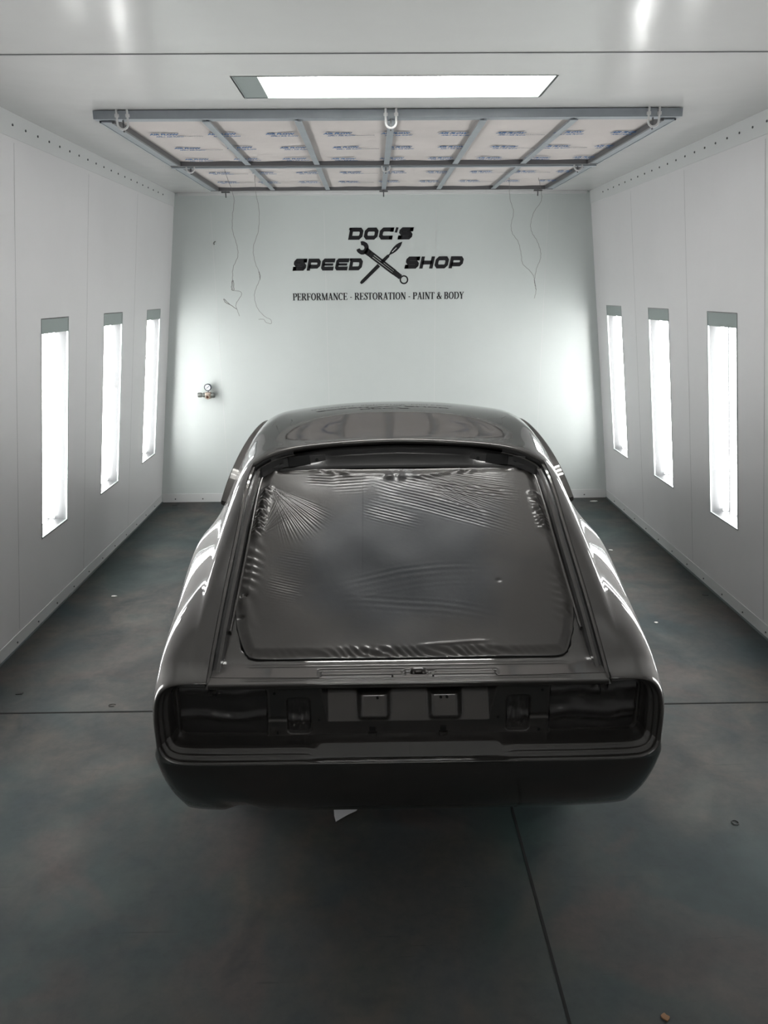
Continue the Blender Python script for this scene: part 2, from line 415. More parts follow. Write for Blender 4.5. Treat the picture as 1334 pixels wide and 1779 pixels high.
for yi, y in enumerate((4.60, 5.02, 5.42, 6.02, 6.50)):
    for xi in range(9):
        x = -1.20+xi*.315+(.03 if yi % 2 else 0)
        for (x0, x1, a, b_, o) in panels:
            if x0 <= x+.01 and x+.01 < x1 and a < y < b_:
                tilt = rnd.uniform(-.06, .12)
                for me, dx, dy, nm in ((t_big, 0, 0, 'blue_print'), (t_small, .02, .055, 'blue_print'), (t_tail, .17, .045, 'grey_print')):
                    if nm == 'grey_print' and x+.17+.12 > x1+.02: continue
                    q = bpy.data.objects.new(nm, me); col.objects.link(q); q.parent = o
                    wx, wy = x+dx, y+dy
                    m4 = Matrix(((1, 0, 0), (0, -1, 0), (0, 0, -1))).to_4x4() @ Matrix.Rotation(tilt, 4, 'Z') @ Matrix.Diagonal((.78, 1.35, 1, 1))
                    m4.translation = Vector((wx, wy, MZ-.0105))-fr.location
                    q.matrix_local = m4
# white U-bolts, studs
for (x, y) in [(-1.215, FYA+.01), (.103, FYA+.01), (1.405, FYA+.01), (-1.21, FYB+.01), (.103, FYB+.01), (1.403, FYB+.01)]:
    pts = [(x-.026, y-.012, CH)]+[(x-.026, y-.012, ZB+.01)]
    pts += [(x-.026*math.cos(t), y-.012, ZB-.008-.026*math.sin(t)) for t in np.linspace(0, math.pi, 9)]+[(x+.026, y-.012, ZB+.01), (x+.026, y-.012, CH)]
    b = MB().tube(pts, .0055, 8)
    for s in (-1, 1): b.cyl((x+s*.026, y-.012, ZB+.020), (x+s*.026, y-.012, ZB+.034), .011, 6)
    b.build('u_bolt', M['white_bolt'], fr, smooth=False)
    MB().cyl((x, y, ZB-.045), (x, y, ZB+.01), .004, 6).build('eye_stud', M['galv_dark'], fr)
for x in (-1.21, .107, 1.40):
    b = MB().cyl((x, FYC-.01, ZB-.05), (x, FYC-.01, ZB), .005, 6); b.box((x, FYC-.01, ZB-.008), (.07, .02, .010))
    b.build('wing_nut', M['galv_dark'], fr)

# ---------------------------------------------------------------- thin wires hanging from the frame
def smooth_path(pts, k=6):
    P = np.array(pts, float); out = []
    for i in range(len(P)-1):
        p0, p1, p2, p3 = P[max(i-1, 0)], P[i], P[i+1], P[min(i+2, len(P)-1)]
        for t in np.linspace(0, 1, k, endpoint=False):
            out.append(.5*((2*p1)+(-p0+p2)*t+(2*p0-5*p1+4*p2-p3)*t*t+(-p0+3*p1-3*p2+p3)*t**3))
    out.append(P[-1]); return [tuple(p) for p in out]
def wire(name, pts, y, label, extra=(), r=.0013):
    b = MB()
    for seg, rr in [(pts, r)]+[(e, r*1.5) for e in extra]:
        path = [(p[0], y+(.01*math.sin(7*i*.3)), p[1]) for i, p in enumerate(smooth_path(seg))]
        b.tube(path, rr, 5)
    return tag(b.build(name, M['wire'], smooth=True), label, 'wire', 'wires dangling from the filter frame')
FZ = 2.834
wire('hanging_wire', [(-1.0, FZ+.004), (-.99, 2.80), (-.947, 2.659), (-.963, 2.54), (-.969, 2.446), (-.946, 2.351), (-.943, 2.274), (-.98, 2.197), (-.989, 2.119), (-.993, 2.06), (-1.0, 2.045), (-.97, 2.04), (-.937, 2.032), (-.934, 2.008), (-.975, 1.949), (-.969, 1.909), (-.955, 1.865)], 5.70,
     'thin wire left of the DOC\'S lettering ending in a forked bent tip',
     [[(-.989, 2.12), (-1.0, 2.06), (-.985, 2.045), (-.984, 2.11)], [(-.973, 1.913), (-1.024, 1.95), (-1.059, 1.985), (-1.05, 1.96), (-1.02, 1.945)]])
wire('hanging_wire', [(-.836, FZ+.006), (-.836, 2.73), (-.818, 2.605), (-.83, 2.467), (-.874, 2.347), (-.867, 2.245), (-.841, 2.176), (-.834, 2.13), (-.868, 2.06), (-.885, 1.998), (-.867, 1.914), (-.814, 1.851), (-.772, 1.829), (-.769, 1.799), (-.808, 1.808), (-.824, 1.83), (-.863, 1.83)], 6.0,
     'longest thin wire, ending in a small loop above the left of the car', [[(-.843, 2.18), (-.838, 2.15), (-.836, 2.12)]])
wire('hanging_wire', [(1.039, FZ+.006), (1.051, 2.694), (1.081, 2.6), (1.067, 2.51), (1.078, 2.448), (1.125, 2.385), (1.151, 2.301), (1.167, 2.225), (1.223, 2.174), (1.256, 2.131), (1.268, 2.08), (1.28, 2.024), (1.269, 1.967)], 6.2,
     'wavy thin wire right of the lettering, left strand of the joined pair', [[(1.262, 2.11), (1.27, 2.07), (1.28, 2.03)]])
wire('hanging_wire', [(1.262, FZ+.006), (1.289, 2.733), (1.288, 2.672), (1.239, 2.599), (1.217, 2.509), (1.233, 2.447), (1.271, 2.393), (1.301, 2.321), (1.304, 2.258), (1.28, 2.195), (1.266, 2.11), (1.268, 2.08)], 6.21,
     'S-curved thin wire nearest the right wall, right strand of the pair joining at the bottom')
tag(MB().tube([(-1.445, D-.002, 2.455), (-1.445, D-.03, 2.455), (-1.44, D-.038, 2.468), (-1.43, D-.03, 2.478)], .005, 6).build('wall_hook', M['grey_metal'], smooth=True),
    'small bent metal hook screwed high in the back wall left of the hanging wires', 'hook')

# ---------------------------------------------------------------- wall lettering
def stroke(pts, wd, closed=False):
    """2-D polyline -> list of quads with mitred joins"""
    P = [Vector(p) for p in pts]; n = len(P); L_, R_ = [], []
    for i in range(n):
        if closed or 0 < i < n-1:
            a = (P[i]-P[(i-1) % n]).normalized(); b = (P[(i+1) % n]-P[i]).normalized()
            na = Vector((-a.y, a.x)); nb = Vector((-b.y, b.x)); mvec = (na+nb)
            mvec = mvec/max(mvec.dot(na), .35)
        else:
            d = (P[1]-P[0]).normalized() if i == 0 else (P[-1]-P[-2]).normalized(); mvec = Vector((-d.y, d.x))
        ww = wd[i] if isinstance(wd, (list, tuple)) else wd
        L_.append(P[i]+mvec*ww/2); R_.append(P[i]-mvec*ww/2)
    return [(L_[i], L_[(i+1) % n], R_[(i+1) % n], R_[i]) for i in range(n if closed else n-1)]
def put(quads, name, parent, T, mt='black_vinyl', h=.0025, y=None):
    b = MB()
    for q in quads:
        b.prism([T(p) for p in q], (0, D, 0), (1, 0, 0), (0, 0, 1), (0, -1, 0), h)
    return b.build(name, M[mt], parent)
S_ = .33                                   # heavy squared italic: stroke width relative to cap height 1, glyph width 1.35
hw_ = S_/2; GW = 1.32
def rect_loop(c=.16):
    a, b, x0, x1 = hw_, 1-hw_, hw_, GW-hw_
    return [(x0+c, a), (x1-c, a), (x1, a+c), (x1, b-c), (x1-c, b), (x0+c, b), (x0, b-c), (x0, a+c)]
SQ = {
 'O': [('c', rect_loop())],
 'D': [('c', [(hw_, hw_), (GW-hw_-.16, hw_), (GW-hw_, hw_+.16), (GW-hw_, 1-hw_-.16), (GW-hw_-.16, 1-hw_), (hw_, 1-hw_)]), ('o', [(-.08, 1-hw_*.6), (hw_, 1-hw_*.6)], hw_*1.2)],
 'C': [('o', [(GW, 1-hw_), (hw_+.16, 1-hw_), (hw_, 1-hw_-.16), (hw_, hw_+.16), (hw_+.16, hw_), (GW, hw_)]), ('o', [(GW-hw_, .64), (GW-hw_, 1)]), ('o', [(GW-hw_, 0), (GW-hw_, .3)])],
 "'": [('o', [(.16, 1.0), (.10, .58)], .24)],
 'S': [('o', [(GW, 1-hw_), (hw_+.12, 1-hw_), (hw_, 1-hw_-.12), (hw_, .62), (hw_+.12, .5), (GW-hw_-.12, .5), (GW-hw_, .38), (GW-hw_, hw_+.12), (GW-hw_-.12, hw_), (-.02, hw_)]), ('o', [(GW-hw_, .70), (GW-hw_, 1)]), ('o', [(hw_, 0), (hw_, .32)])],
 'P': [('o', [(hw_, 0), (hw_, 1-hw_), (GW-hw_-.14, 1-hw_), (GW-hw_, 1-hw_-.14), (GW-hw_, .46), (GW-hw_-.14, .33), (hw_, .33)])],
 'E': [('o', [(GW, 1-hw_), (hw_+.10, 1-hw_), (hw_, 1-hw_-.10), (hw_, hw_+.10), (hw_+.10, hw_), (GW-.02, hw_)]), ('o', [(hw_, .5), (GW-.12, .5)], .2)],
 'H': [('o', [(hw_, 0), (hw_, 1)]), ('o', [(GW-hw_, 0), (GW-hw_, 1)]), ('o', [(hw_, .5), (GW-hw_, .5)])],
}
logo = thing('wall_logo', 'black shop logo lettering with crossed wrench and scalpel on the back wall', 'logo', (.06, D, 1.95))
def word(txt, x0, x1, z0, z1, shear=.22):
    """cap height z1-z0, baseline rises a little from x0 to x1 like the lettering"""
    adv = [(.42 if c == "'" else GW+.13) for c in txt]; total = sum(adv)-.13; h = z1-z0
    sx = (x1-x0-shear*h)/total; x = 0
    for c, a in zip(txt, adv):
        q = []
        for st in SQ[c]:
            wd = st[2] if len(st) > 2 else S_
            q += stroke(st[1], wd, st[0] == 'c')
        T = lambda p, x=x: (x0+(p[0]+x)*sx+shear*h*p[1], z0+h*p[1])
        put(q, 'letter', logo, T); x += a
word("DOC'S", -.215, .392, 2.485, 2.590)
word('SPEED', -.735, -.075, 2.217, 2.323)
word('SHOP', .305, .862, 2.228, 2.335)
# crossed open-ended wrench and scalpel
def arc(cx, cz, r, a0, a1, n_=16): return [(cx+r*math.cos(math.radians(a0+(a1-a0)*i/n_)), cz+r*math.sin(math.radians(a0+(a1-a0)*i/n_))) for i in range(n_+1)]
W0 = Vector((-.085, 2.415)); W1 = Vector((.300, 2.130)); wdir = (W1-W0).normalized(); wn = Vector((-wdir.y, wdir.x))
q = []
ang = math.degrees(math.atan2(wdir.y, wdir.x))
q += stroke(arc(W0.x, W0.y, .042, ang+180-28+(-110), ang+180-28-330+(-0)+0, 20) if False else arc(W0.x, W0.y, .040, ang-130, ang+145, 22), [.030]+[.036]*4+[.040]*13+[.036]*4+[.030])
q += stroke([W0+wdir*.035, W0+wdir*.085], [.062, .056])
for s in (-1, 1):       # shank drawn as two outer bands either side of the groove
    q += stroke([W0+wdir*.115+wn*s*.0205, W0+wdir*.37+wn*s*.0185], .016)
q += stroke([W0+wdir*.078, W0+wdir*.125], [.056, .056]); q += stroke([W0+wdir*.125, W0+wdir*.355], .014)
q += stroke([W0+wdir*.355, W0+wdir*.440], [.050, .046])
q += stroke(arc(W1.x, W1.y, .034, 0, 345, 24), .013, True)
put(q, 'wrench', logo, lambda p: (p[0], p[1]))
K0 = Vector((-.105, 2.100)); K1 = Vector((.285, 2.465)); kd = (K1-K0).normalized(); kn = Vector((-kd.y, kd.x))
hb = .30; ce = .245
q = stroke([K0, K0+kd*.02, K0+kd*.236], [.018, .030, .034])
q += stroke([K0+kd*.268, K0+kd*.36], [.034, .026]); q += stroke([K0+kd*.36, K0+kd*.385], [.014, .012])
bl = [(K0+kd*.375+kn*.012), (K0+kd*.41+kn*.020), (K0+kd*.47+kn*.022), (K1), (K0+kd*.50-kn*.018), (K0+kd*.45-kn*.022), (K0+kd*.385-kn*.012)]
mid = [(K0+kd*(.375+i*.0265)) for i in range(7)]
q += stroke([K0+kd*.38, K0+kd*.405, K0+kd*.44, K0+kd*.48, K0+kd*.505, K1], [.016, .032, .044, .042, .030, .002])
put(q, 'scalpel', logo, lambda p: (p[0], p[1]))
put(stroke([K0+kd*.405, K0+kd*.46], .006), 'scalpel_slot', logo, lambda p: (p[0], p[1]), 'white_bolt', .004)
# serif tagline: thick/thin stems with slab serifs
th, tn, sf = .19, .085, .06
def stem(x, z0=0, z1=1, w_=th): return [((x, z0), (x, z1), w_)]
def serif(x, z, w_=.30): return [((x-w_/2, z), (x+w_/2, z), sf)]
def bowl(cx, cz, rx, rz, a0, a1, thick=th): 
    pts = [(cx+rx*math.cos(math.radians(a0+(a1-a0)*i/14)), cz+rz*math.sin(math.radians(a0+(a1-a0)*i/14))) for i in range(15)]
    ws = [tn+(thick-tn)*abs(math.cos(math.radians(a0+(a1-a0)*i/14)))**1.3 for i in range(15)]
    return [('p', pts, ws)]
b0, b1 = sf/2, 1-sf/2
SER = {
 'P': (.62, stem(.14)+serif(.14, b0, .34)+[((0, b1), (.36, b1), sf)]+bowl(.34, .73, .20, .24, 90, -90)+[((.14, .49), (.34, .49), tn)]),
 'E': (.64, stem(.14)+[((0, b0), (.56, b0), sf), ((0, b1), (.54, b1), sf), ((.14, .5), (.42, .5), tn), ((.55, 0), (.58, .24), tn), ((.53, 1), (.55, .78), tn), ((.42, .38), (.42, .62), tn)]),
 'R': (.74, stem(.14)+serif(.14, b0, .34)+[((0, b1), (.36, b1), sf)]+bowl(.34, .74, .19, .23, 90, -90)+[((.14, .51), (.34, .51), tn), ((.34, .5), (.62, 0), th), ((.56, b0), (.74, b0), sf)]),
 'F': (.60, stem(.14)+serif(.14, b0, .36)+[((0, b1), (.54, b1), sf), ((.14, .5), (.42, .5), tn), ((.53, 1), (.55, .76), tn), ((.42, .38), (.42, .62), tn)]),
 'O': (.78, bowl(.37, .5, .29, .47, 0, 180)+bowl(.37, .5, .29, .47, 180, 360)),
 'M': (.94, [((.12, 0), (.12, 1), tn), ((.14, 1), (.45, 0), th), ((.45, 0), (.76, 1), tn), ((.78, 0), (.78, 1), th), ((0, b0), (.26, b0), sf), ((.64, b0), (.94, b0), sf), ((0, b1), (.2, b1), sf), ((.74, b1), (.94, b1), sf)]),
 'A': (.74, [((.10, 0), (.36, 1), tn), ((.36, 1), (.60, 0), th), ((.18, .33), (.50, .33), tn), ((0, b0), (.22, b0), sf), ((.46, b0), (.74, b0), sf)]),
 'N': (.76, [((.12, 0), (.12, 1), tn), ((.12, 1), (.62, 0), th), ((.62, 0), (.62, 1), tn), ((0, b0), (.25, b0), sf), ((0, b1), (.2, b1), sf), ((.50, b1), (.75, b1), sf)]),
 'C': (.70, bowl(.37, .5, .29, .47, 50, 310)+[((.57, .66), (.60, .98), tn)]),
 'S': (.54, [('p', [(.46, .80), (.40, .93), (.26, .97), (.12, .88), (.11, .72), (.24, .58), (.38, .44), (.44, .28), (.40, .10), (.24, .03), (.10, .08), (.05, .24)], [tn, tn, tn, .12, th, th, th, th, .12, tn, tn, tn]), ((.47, .70), (.47, 1), tn), ((.04, 0), (.04, .30), tn)]),
 'T': (.66, stem(.31)+serif(.31, b0, .34)+[((.0, b1), (.62, b1), sf), ((.02, 1), (.0, .76), tn), ((.60, 1), (.62, .76), tn)]),
 'I': (.36, stem(.16)+serif(.16, b0, .32)+serif(.16, b1, .32)),
 'B': (.66, stem(.14)+[((0, b0), (.34, b0), sf), ((0, b1), (.34, b1), sf), ((.14, .52), (.34, .52), tn)]+bowl(.32, .75, .17, .22, 90, -90)+bowl(.33, .27, .21, .25, 90, -90)),
 'D': (.76, stem(.14)+[((0, b0), (.34, b0), sf), ((0, b1), (.34, b1), sf)]+bowl(.32, .5, .33, .47, 90, -90)),
 'Y': (.72, [((.33, 0), (.33, .48), th), ((.10, 1), (.34, .45), th), ((.60, 1), (.34, .45), tn), ((.18, b0), (.48, b0), sf), ((0, b1), (.24, b1), sf), ((.48, b1), (.70, b1), sf)]),
 '&': (.80, [('p', [(.72, .50), (.60, .22), (.42, .04), (.22, .03), (.09, .16), (.12, .36), (.30, .52), (.44, .68), (.44, .88), (.32, .97), (.20, .88), (.22, .70), (.36, .44), (.58, .12), (.72, .03)], [tn, tn, tn, .10, th, th, tn, tn, .1, tn, .1, th, th, th, tn])]),
 '-': (.42, [((.06, .36), (.32, .36), .10)]),
 ' ': (.26, []),
}
txt = 'PERFORMANCE - RESTORATION - PAINT & BODY'
tot = sum(SER[c][0]+.03 for c in txt); sx = (.868+.742)/tot; x = 0; hh = .064
for c in txt:
    w_, st = SER[c]; q = []
    for s in st:
        if s[0] == 'p': q += stroke(s[1], s[2])
        else: q += stroke([s[0], s[1]], s[2])
    if q: put(q, 'tagline_letter', logo, lambda p, x=x: (-.742+(p[0]+x)*sx, 1.951+.003*(p[0]+x)/tot+p[1]*hh), h=.0015)
    x += w_+.03

# ---------------------------------------------------------------- air regulator with gauge on the back wall
rg = thing('air_regulator', 'nickel air pressure regulator with round gauge on the back wall by the left corner', 'regulator', (-1.590, D, 1.05))
rx, rz = -1.590, 1.078
MB().cyl((rx+.03, D, rz), (rx+.03, D-.05, rz), .012, 12).build('pipe_stub', M['grey_metal'], rg, smooth=False)
def lathe_x(prof, y, z, n_=20):
    P = []
    for i in range(n_+1):
        a = 2*math.pi*i/n_; P.append([(p[0], y+p[1]*math.cos(a), z+p[1]*math.sin(a)) for p in prof])
    return MB().grid(P)
def lathe_y(prof, x, z, n_=24):
    P = []
    for i in range(n_+1):
        a = 2*math.pi*i/n_; P.append([(x+p[1]*math.cos(a), D-p[0], z+p[1]*math.sin(a)) for p in prof])
    return MB().grid(P)
MB().box((rx+.005, D-.058, rz), (.060, .05, .062)).build('valve_body', M['brass'], rg, bevel=.010)
lathe_x([(rx-.095, 0), (rx-.095, .021), (rx-.088, .023), (rx-.060, .023), (rx-.055, .017), (rx-.045, .017), (rx-.042, .022), (rx-.022, .022), (rx-.022, 0)], D-.058, rz+.004).build('adjusting_knob', M['grey_metal'], rg, smooth=False)
lathe_x([(rx+.032, 0), (rx+.032, .024), (rx+.052, .026), (rx+.066, .022), (rx+.066, 0)], D-.058, rz).build('collar', M['grey_metal'], rg, smooth=False)
lathe_y([(.08, 0), (.08, .024), (.105, .024), (.112, .019), (.112, .014), (.10, .013)], rx+.005, rz-.010).build('outlet_port', M['brass'], rg)
lathe_y([(.100, 0), (.101, .0135)], rx+.005, rz-.010).build('port_bore', M['bore'], rg)
MB().cyl((rx+.006, D-.058, rz+.028), (rx+.006, D-.058, rz+.052), .007, 8).build('gauge_stem', M['grey_metal'], rg)
gz = rz+.078
gr = lathe_y([(.045, 0), (.045, .034), (.075, .034), (.078, .031), (.078, .027), (.074, .0265)], rx+.006, gz).build('gauge_case', M['dark_metal'], rg, smooth=False)
lathe_y([(.0735, 0), (.0735, .027)], rx+.006, gz).build('dial', M['dial'], gr)
MB().box((rx+.008, D-.0755, gz+.001), (.034, .002, .005), Matrix.Rotation(-math.radians(38), 3, 'Y')).build('needle', M['needle'], gr)

# ---------------------------------------------------------------- litter on the floor
o = MB().prism([(-.183, 2.700), (-.062, 2.71), (-.088, 2.652), (-.118, 2.632), (-.150, 2.605), (-.168, 2.588), (-.176, 2.625)], (0, 0, .002), (1, 0, 0), (0, 1, 0), (0, 0, 1), .0012).build('paper_scrap', M['paper'])
tag(o, 'torn white paper scrap lying on the floor just under the rear bumper', 'paper')
def bit(name, x, y, r, mt, label, cat, seed, h=.004, el=1):
    rr = random.Random(seed); n_ = 9
    poly = [(x+r*el*math.cos(2*math.pi*i/n_)*rr.uniform(.6, 1.1), y+r*math.sin(2*math.pi*i/n_)*rr.uniform(.6, 1.1)) for i in range(n_)]
    return tag(MB().prism(poly, (0, 0, .0005), (1, 0, 0), (0, 1, 0), (0, 0, 1), h).build(name, M[mt], bevel=.0005), label, cat)
bit('dry_leaf', .825, 1.714, .013, 'leaf', 'tiny brown dry leaf on the floor at the bottom right corner of the photo', 'leaf', 2)
bit('paint_chip', 1.909, 5.84, .013, 'chip', 'small pale chip on the floor between the car and the right wall', 'chip', 4, el=1.4)
bit('paint_chip', 2.19, 7.33, .022, 'chip', 'flat pale chip on the floor in the far right corner', 'chip', 5, el=1.8)
bit('paint_chip', 1.775, 4.434, .012, 'chip', 'small pale chip on the floor beside the right rear fender', 'chip', 8, el=1.3)
bit('paint_chip', -1.822, 4.991, .012, 'chip', 'thin white curl on the floor near the left wall', 'chip', 6, el=2.0, h=.003)
bit('dirt_crumb', -1.89, 3.651, .016, 'dark_chip', 'dark crumb on the floor at the left edge of the photo', 'dirt', 7, el=1.8)
bit('dirt_crumb', -1.99, 7.36, .022, 'dark_chip', 'dark crumb on the floor in the far left corner', 'dirt', 9, el=1.6)
bit('dirt_crumb', 2.270, 4.873, .014, 'dark_chip', 'dark crumb on the floor along the right wall baseboard', 'dirt', 11, el=1.6)
P = [(1.41+.013*math.cos(t), 2.544+.013*math.sin(t), .003) for t in np.linspace(0, 2*math.pi, 17)]
tag(MB().tube(P, .0018, 6).build('rubber_ring', M['dark_chip'], smooth=True), 'tiny dark ring lying on the floor right of the bumper', 'ring')
P = [(-1.354+.018*math.cos(t), 3.513+.012*math.sin(t), .003) for t in np.linspace(.6, 5.4, 13)]
tag(MB().tube(P, .0018, 6).build('rubber_ring', M['dark_chip'], smooth=True), 'tiny dark broken ring on the floor left of the tail', 'ring')

# ================================================================ the car
CXc = .103
def nspline(xk, yk):
    """natural cubic spline through knots -> callable"""
    xk = np.asarray(xk, float); yk = np.asarray(yk, float); n_ = len(xk); h = np.diff(xk)
    A = np.zeros((n_, n_)); r = np.zeros((n_,)+yk.shape[1:]); A[0, 0] = A[-1, -1] = 1
    for i in range(1, n_-1):
        A[i, i-1] = h[i-1]; A[i, i] = 2*(h[i-1]+h[i]); A[i, i+1] = h[i]
        r[i] = 6*((yk[i+1]-yk[i])/h[i]-(yk[i]-yk[i-1])/h[i-1])
    Mm = np.linalg.solve(A, r.reshape(n_, -1)).reshape(r.shape)
    def f(x):
        x = np.asarray(x, float); i = np.clip(np.searchsorted(xk, x, side='right')-1, 0, n_-2)
        sh = x.shape+(1,)*(yk.ndim-1); t0 = (x-xk[i]).reshape(sh); t1 = (xk[i+1]-x).reshape(sh); hh_ = h[i].reshape(sh)
        return (Mm[i]*t1**3+Mm[i+1]*t0**3)/(6*hh_)+(yk[i]/hh_-Mm[i]*hh_/6)*t1+(yk[i+1]/hh_-Mm[i+1]*hh_/6)*t0
    return f
ST = [  # station Y, (x, z) for: sill, lower side, bumper-line, widest, fender shoulder, fender top, sail/roof rail, hatch edge/roof side, roof, centre
 (2.10, [(.752, .37), (.790, .48), (.808, .605), (.815, .705), (.800, .775), (.762, .806), (.705, .808), (.643, .800), (.32, .81), (0, .815)]),
 (2.25, [(.755, .355), (.796, .475), (.815, .605), (.823, .725), (.815, .835), (.774, .882), (.708, .889), (.641, .888), (.32, .90), (0, .905)]),
 (2.50, [(.760, .34), (.803, .46), (.828, .60), (.838, .74), (.829, .885), (.784, .968), (.708, 1.010), (.634, 1.033), (.32, 1.055), (0, 1.06)]),
 (2.80, [(.765, .33), (.808, .46), (.838, .62), (.853, .79), (.845, .948), (.798, 1.032), (.706, 1.124), (.624, 1.192), (.32, 1.225), (0, 1.235)]),
 (3.10, [(.762, .33), (.803, .46), (.832, .62), (.850, .83), (.840, 1.005), (.800, 1.075), (.704, 1.205), (.606, 1.342), (.32, 1.385), (0, 1.395)]),
 (3.30, [(.760, .33), (.800, .46), (.826, .62), (.843, .82), (.833, .985), (.790, 1.065), (.704, 1.262), (.570, 1.386), (.30, 1.410), (0, 1.418)]),
 (3.60, [(.760, .33), (.798, .46), (.822, .62), (.832, .80), (.815, .965), (.762, 1.110), (.688, 1.340), (.525, 1.430), (.28, 1.460), (0, 1.470)]),
 (3.90, [(.760, .33), (.798, .46), (.822, .62), (.830, .80), (.813, .965), (.752, 1.120), (.665, 1.368), (.505, 1.447), (.27, 1.474), (0, 1.483)]),
 (4.15, [(.760, .33), (.798, .46), (.822, .62), (.830, .80), (.812, .965), (.750, 1.110), (.640, 1.330), (.490, 1.405), (.26, 1.434), (0, 1.443)]),
 (4.45, [(.760, .33), (.798, .46), (.822, .62), (.830, .80), (.812, .955), (.752, 1.055), (.650, 1.175), (.500, 1.235), (.26, 1.262), (0, 1.272)]),
 (4.78, [(.760, .33), (.798, .46), (.822, .62), (.832, .80), (.815, .935), (.760, .995), (.660, 1.030), (.510, 1.045), (.26, 1.058), (0, 1.062)]),
 (5.15, [(.755, .33), (.795, .46), (.820, .62), (.832, .78), (.815, .905), (.765, .965), (.665, .985), (.510, .990), (.26, 1.015), (0, 1.03)]),
 (5.60, [(.735, .33), (.780, .46), (.805, .61), (.812, .75), (.790, .860), (.740, .915), (.640, .935), (.490, .940), (.25, .955), (0, .965)]),
 (6.00, [(.680, .35), (.715, .46), (.735, .59), (.738, .70), (.715, .780), (.665, .825), (.580, .845), (.450, .852), (.23, .865), (0, .870)]),
 (6.24, [(.580, .40), (.600, .47), (.610, .56), (.608, .63), (.590, .680), (.550, .710), (.490, .728), (.390, .738), (.20, .748), (0, .752)]),
]
YS = np.array([s[0] for s in ST]); TAB = np.array([s[1] for s in ST])
TAB = np.concatenate([TAB, TAB[:, 8:9]*np.array([-1, 1])], axis=1)     # mirrored column keeps the centre line level
fY = nspline(YS, TAB)
def section(Y): return nspline(np.arange(11), fY(np.array(Y)))
V7, V9, VC = 7.0, 9.0, 2.0
car = thing('car', 'dark grey fastback sports car body in fresh metallic paint, stripped of lamps and bumper', 'car', (CXc, 4.17, 0))

def mirror_add(b, P, flip=False):
    P = np.asarray(P, float); Q = P.copy(); Q[..., 0] = -Q[..., 0]
    P = P.copy(); P[..., 0] += CXc; Q[..., 0] += CXc
    b.grid(P, flip=flip); b.grid(Q, flip=not flip)

def mirror_build(P, name, mt, smooth=True, flip=False, cap=False):
    P = np.asarray(P, float)
    for sg_ in (1, -1):
        Q = P.copy(); Q[..., 0] = Q[..., 0]*sg_+CXc; b = MB(); b.grid(Q, flip=flip if sg_ == 1 else not flip)
        if cap: b.add(Q[0][:6], [tuple(range(6))])
        b.build(name, mt, car, smooth=smooth)
def z_to_v(f, z):
    lo, hi = 0., 5.
    for _ in range(30):
        mi = (lo+hi)/2
        if f(np.array(mi))[1] < z: lo = mi
        else: hi = mi
    return lo
WHEELS = [(2.98, .345), (5.35, .345)]
def arch(Y):
    z = 0
    for (yc, r) in WHEELS:
        d = abs(Y-yc)
        if d < r: z = max(z, .33+math.sqrt(r*r-d*d))
    return z
# side skin
NA, NB = 10, 44
wj = np.concatenate([np.linspace(0, VC, NA, endpoint=False), np.linspace(VC, V7, NB)])
YC0 = 3.12                                  # rear corner of the roof
rows = list(np.linspace(2.25, YC0, 56))
for (yc, r) in WHEELS: pass
rows += list(np.linspace(YC0, 4.78, 80)[1:])+list(np.linspace(4.78, 6.24, 70)[1:])
extra = []
for (yc, r) in WHEELS: extra += [yc+r*math.cos(t) for t in np.linspace(0, math.pi, 30)]
rows = sorted(set([round(y, 5) for y in rows]+[round(y, 5) for y in extra if y > 2.26]))
S = []
for Y in rows:
    f = section(Y); a = arch(Y); vv = wj.copy()
    if a > 0 and a > f(np.array(0.))[1]:
        v0 = z_to_v(f, a); vv = v0+(V7-v0)*wj/V7
    p = f(vv); S.append(np.stack([p[:, 0], np.full(len(vv), Y), p[:, 1]], 1))
S = np.array(S)
body = MB()
mirror_add(body, S, flip=True)
# roof, windscreen and bonnet surface between the hatch edges
def y_edge(x): return 3.12+.150*(1-min(1, abs(x)/.60)**2.6)
vr = np.linspace(V7, V9, 26)
RR = []
front = [y for y in rows if y >= YC0-1e-6]
for Y in front:
    s = (Y-YC0)/(6.24-YC0); line = []
    for v in vr:
        # row bends back towards the curved roof edge near the rear
        xg = .605*(1-(v-V7)/2)
        ye = y_edge(xg) if v > V7 else YC0
        Yq = Y if v == V7 else ye+(6.24-ye)*s
        p = section(Yq)(np.array(v)); line.append((p[0], Yq, p[1]))
    RR.append(line)
RR = np.array(RR); mirror_add(body, RR, flip=True)
# rounded rear edge of the roof, turned down
E0 = RR[0]; edge_rows = [E0]
for dy, dz in ((-.006, -.0035), (-.009, -.010), (-.007, -.018), (.004, -.024)):
    edge_rows.append(E0+np.array([0, dy, dz]))
mirror_add(body, np.array(edge_rows))

# lower rear valance wrapped round the corners
f0 = section(2.25); vv = wj[:NA+1]; p0 = f0(vv)
zr = nspline([0, .5, 1., 1.5, 2.0], np.array([(2.205, .350), (2.150, .415), (2.118, .490), (2.100, .555), (2.094, .600)]))
t_flat = np.linspace(.80, 0, 64)
ths = np.concatenate([np.linspace(0, math.acos(.80**4.25), 50, endpoint=False), np.arccos(t_flat**4.25)])
VV = []
for th_ in ths:
    line = []
    for j, v in enumerate(vv):
        NE = 4.0+4.5*(v/2)**1.5; c_, s_ = max(math.cos(th_), 0)**(2/NE), max(math.sin(th_), 0)**(2/NE)
        yr, zz = zr(np.array(v)); xs_, z0_ = p0[j]
        bl_ = s_**2.5
        line.append((xs_*c_, 2.25-(2.25-yr)*s_, z0_+(zz-z0_)*bl_))
    VV.append(line)
VV = np.array(VV)
b2 = VV.copy()
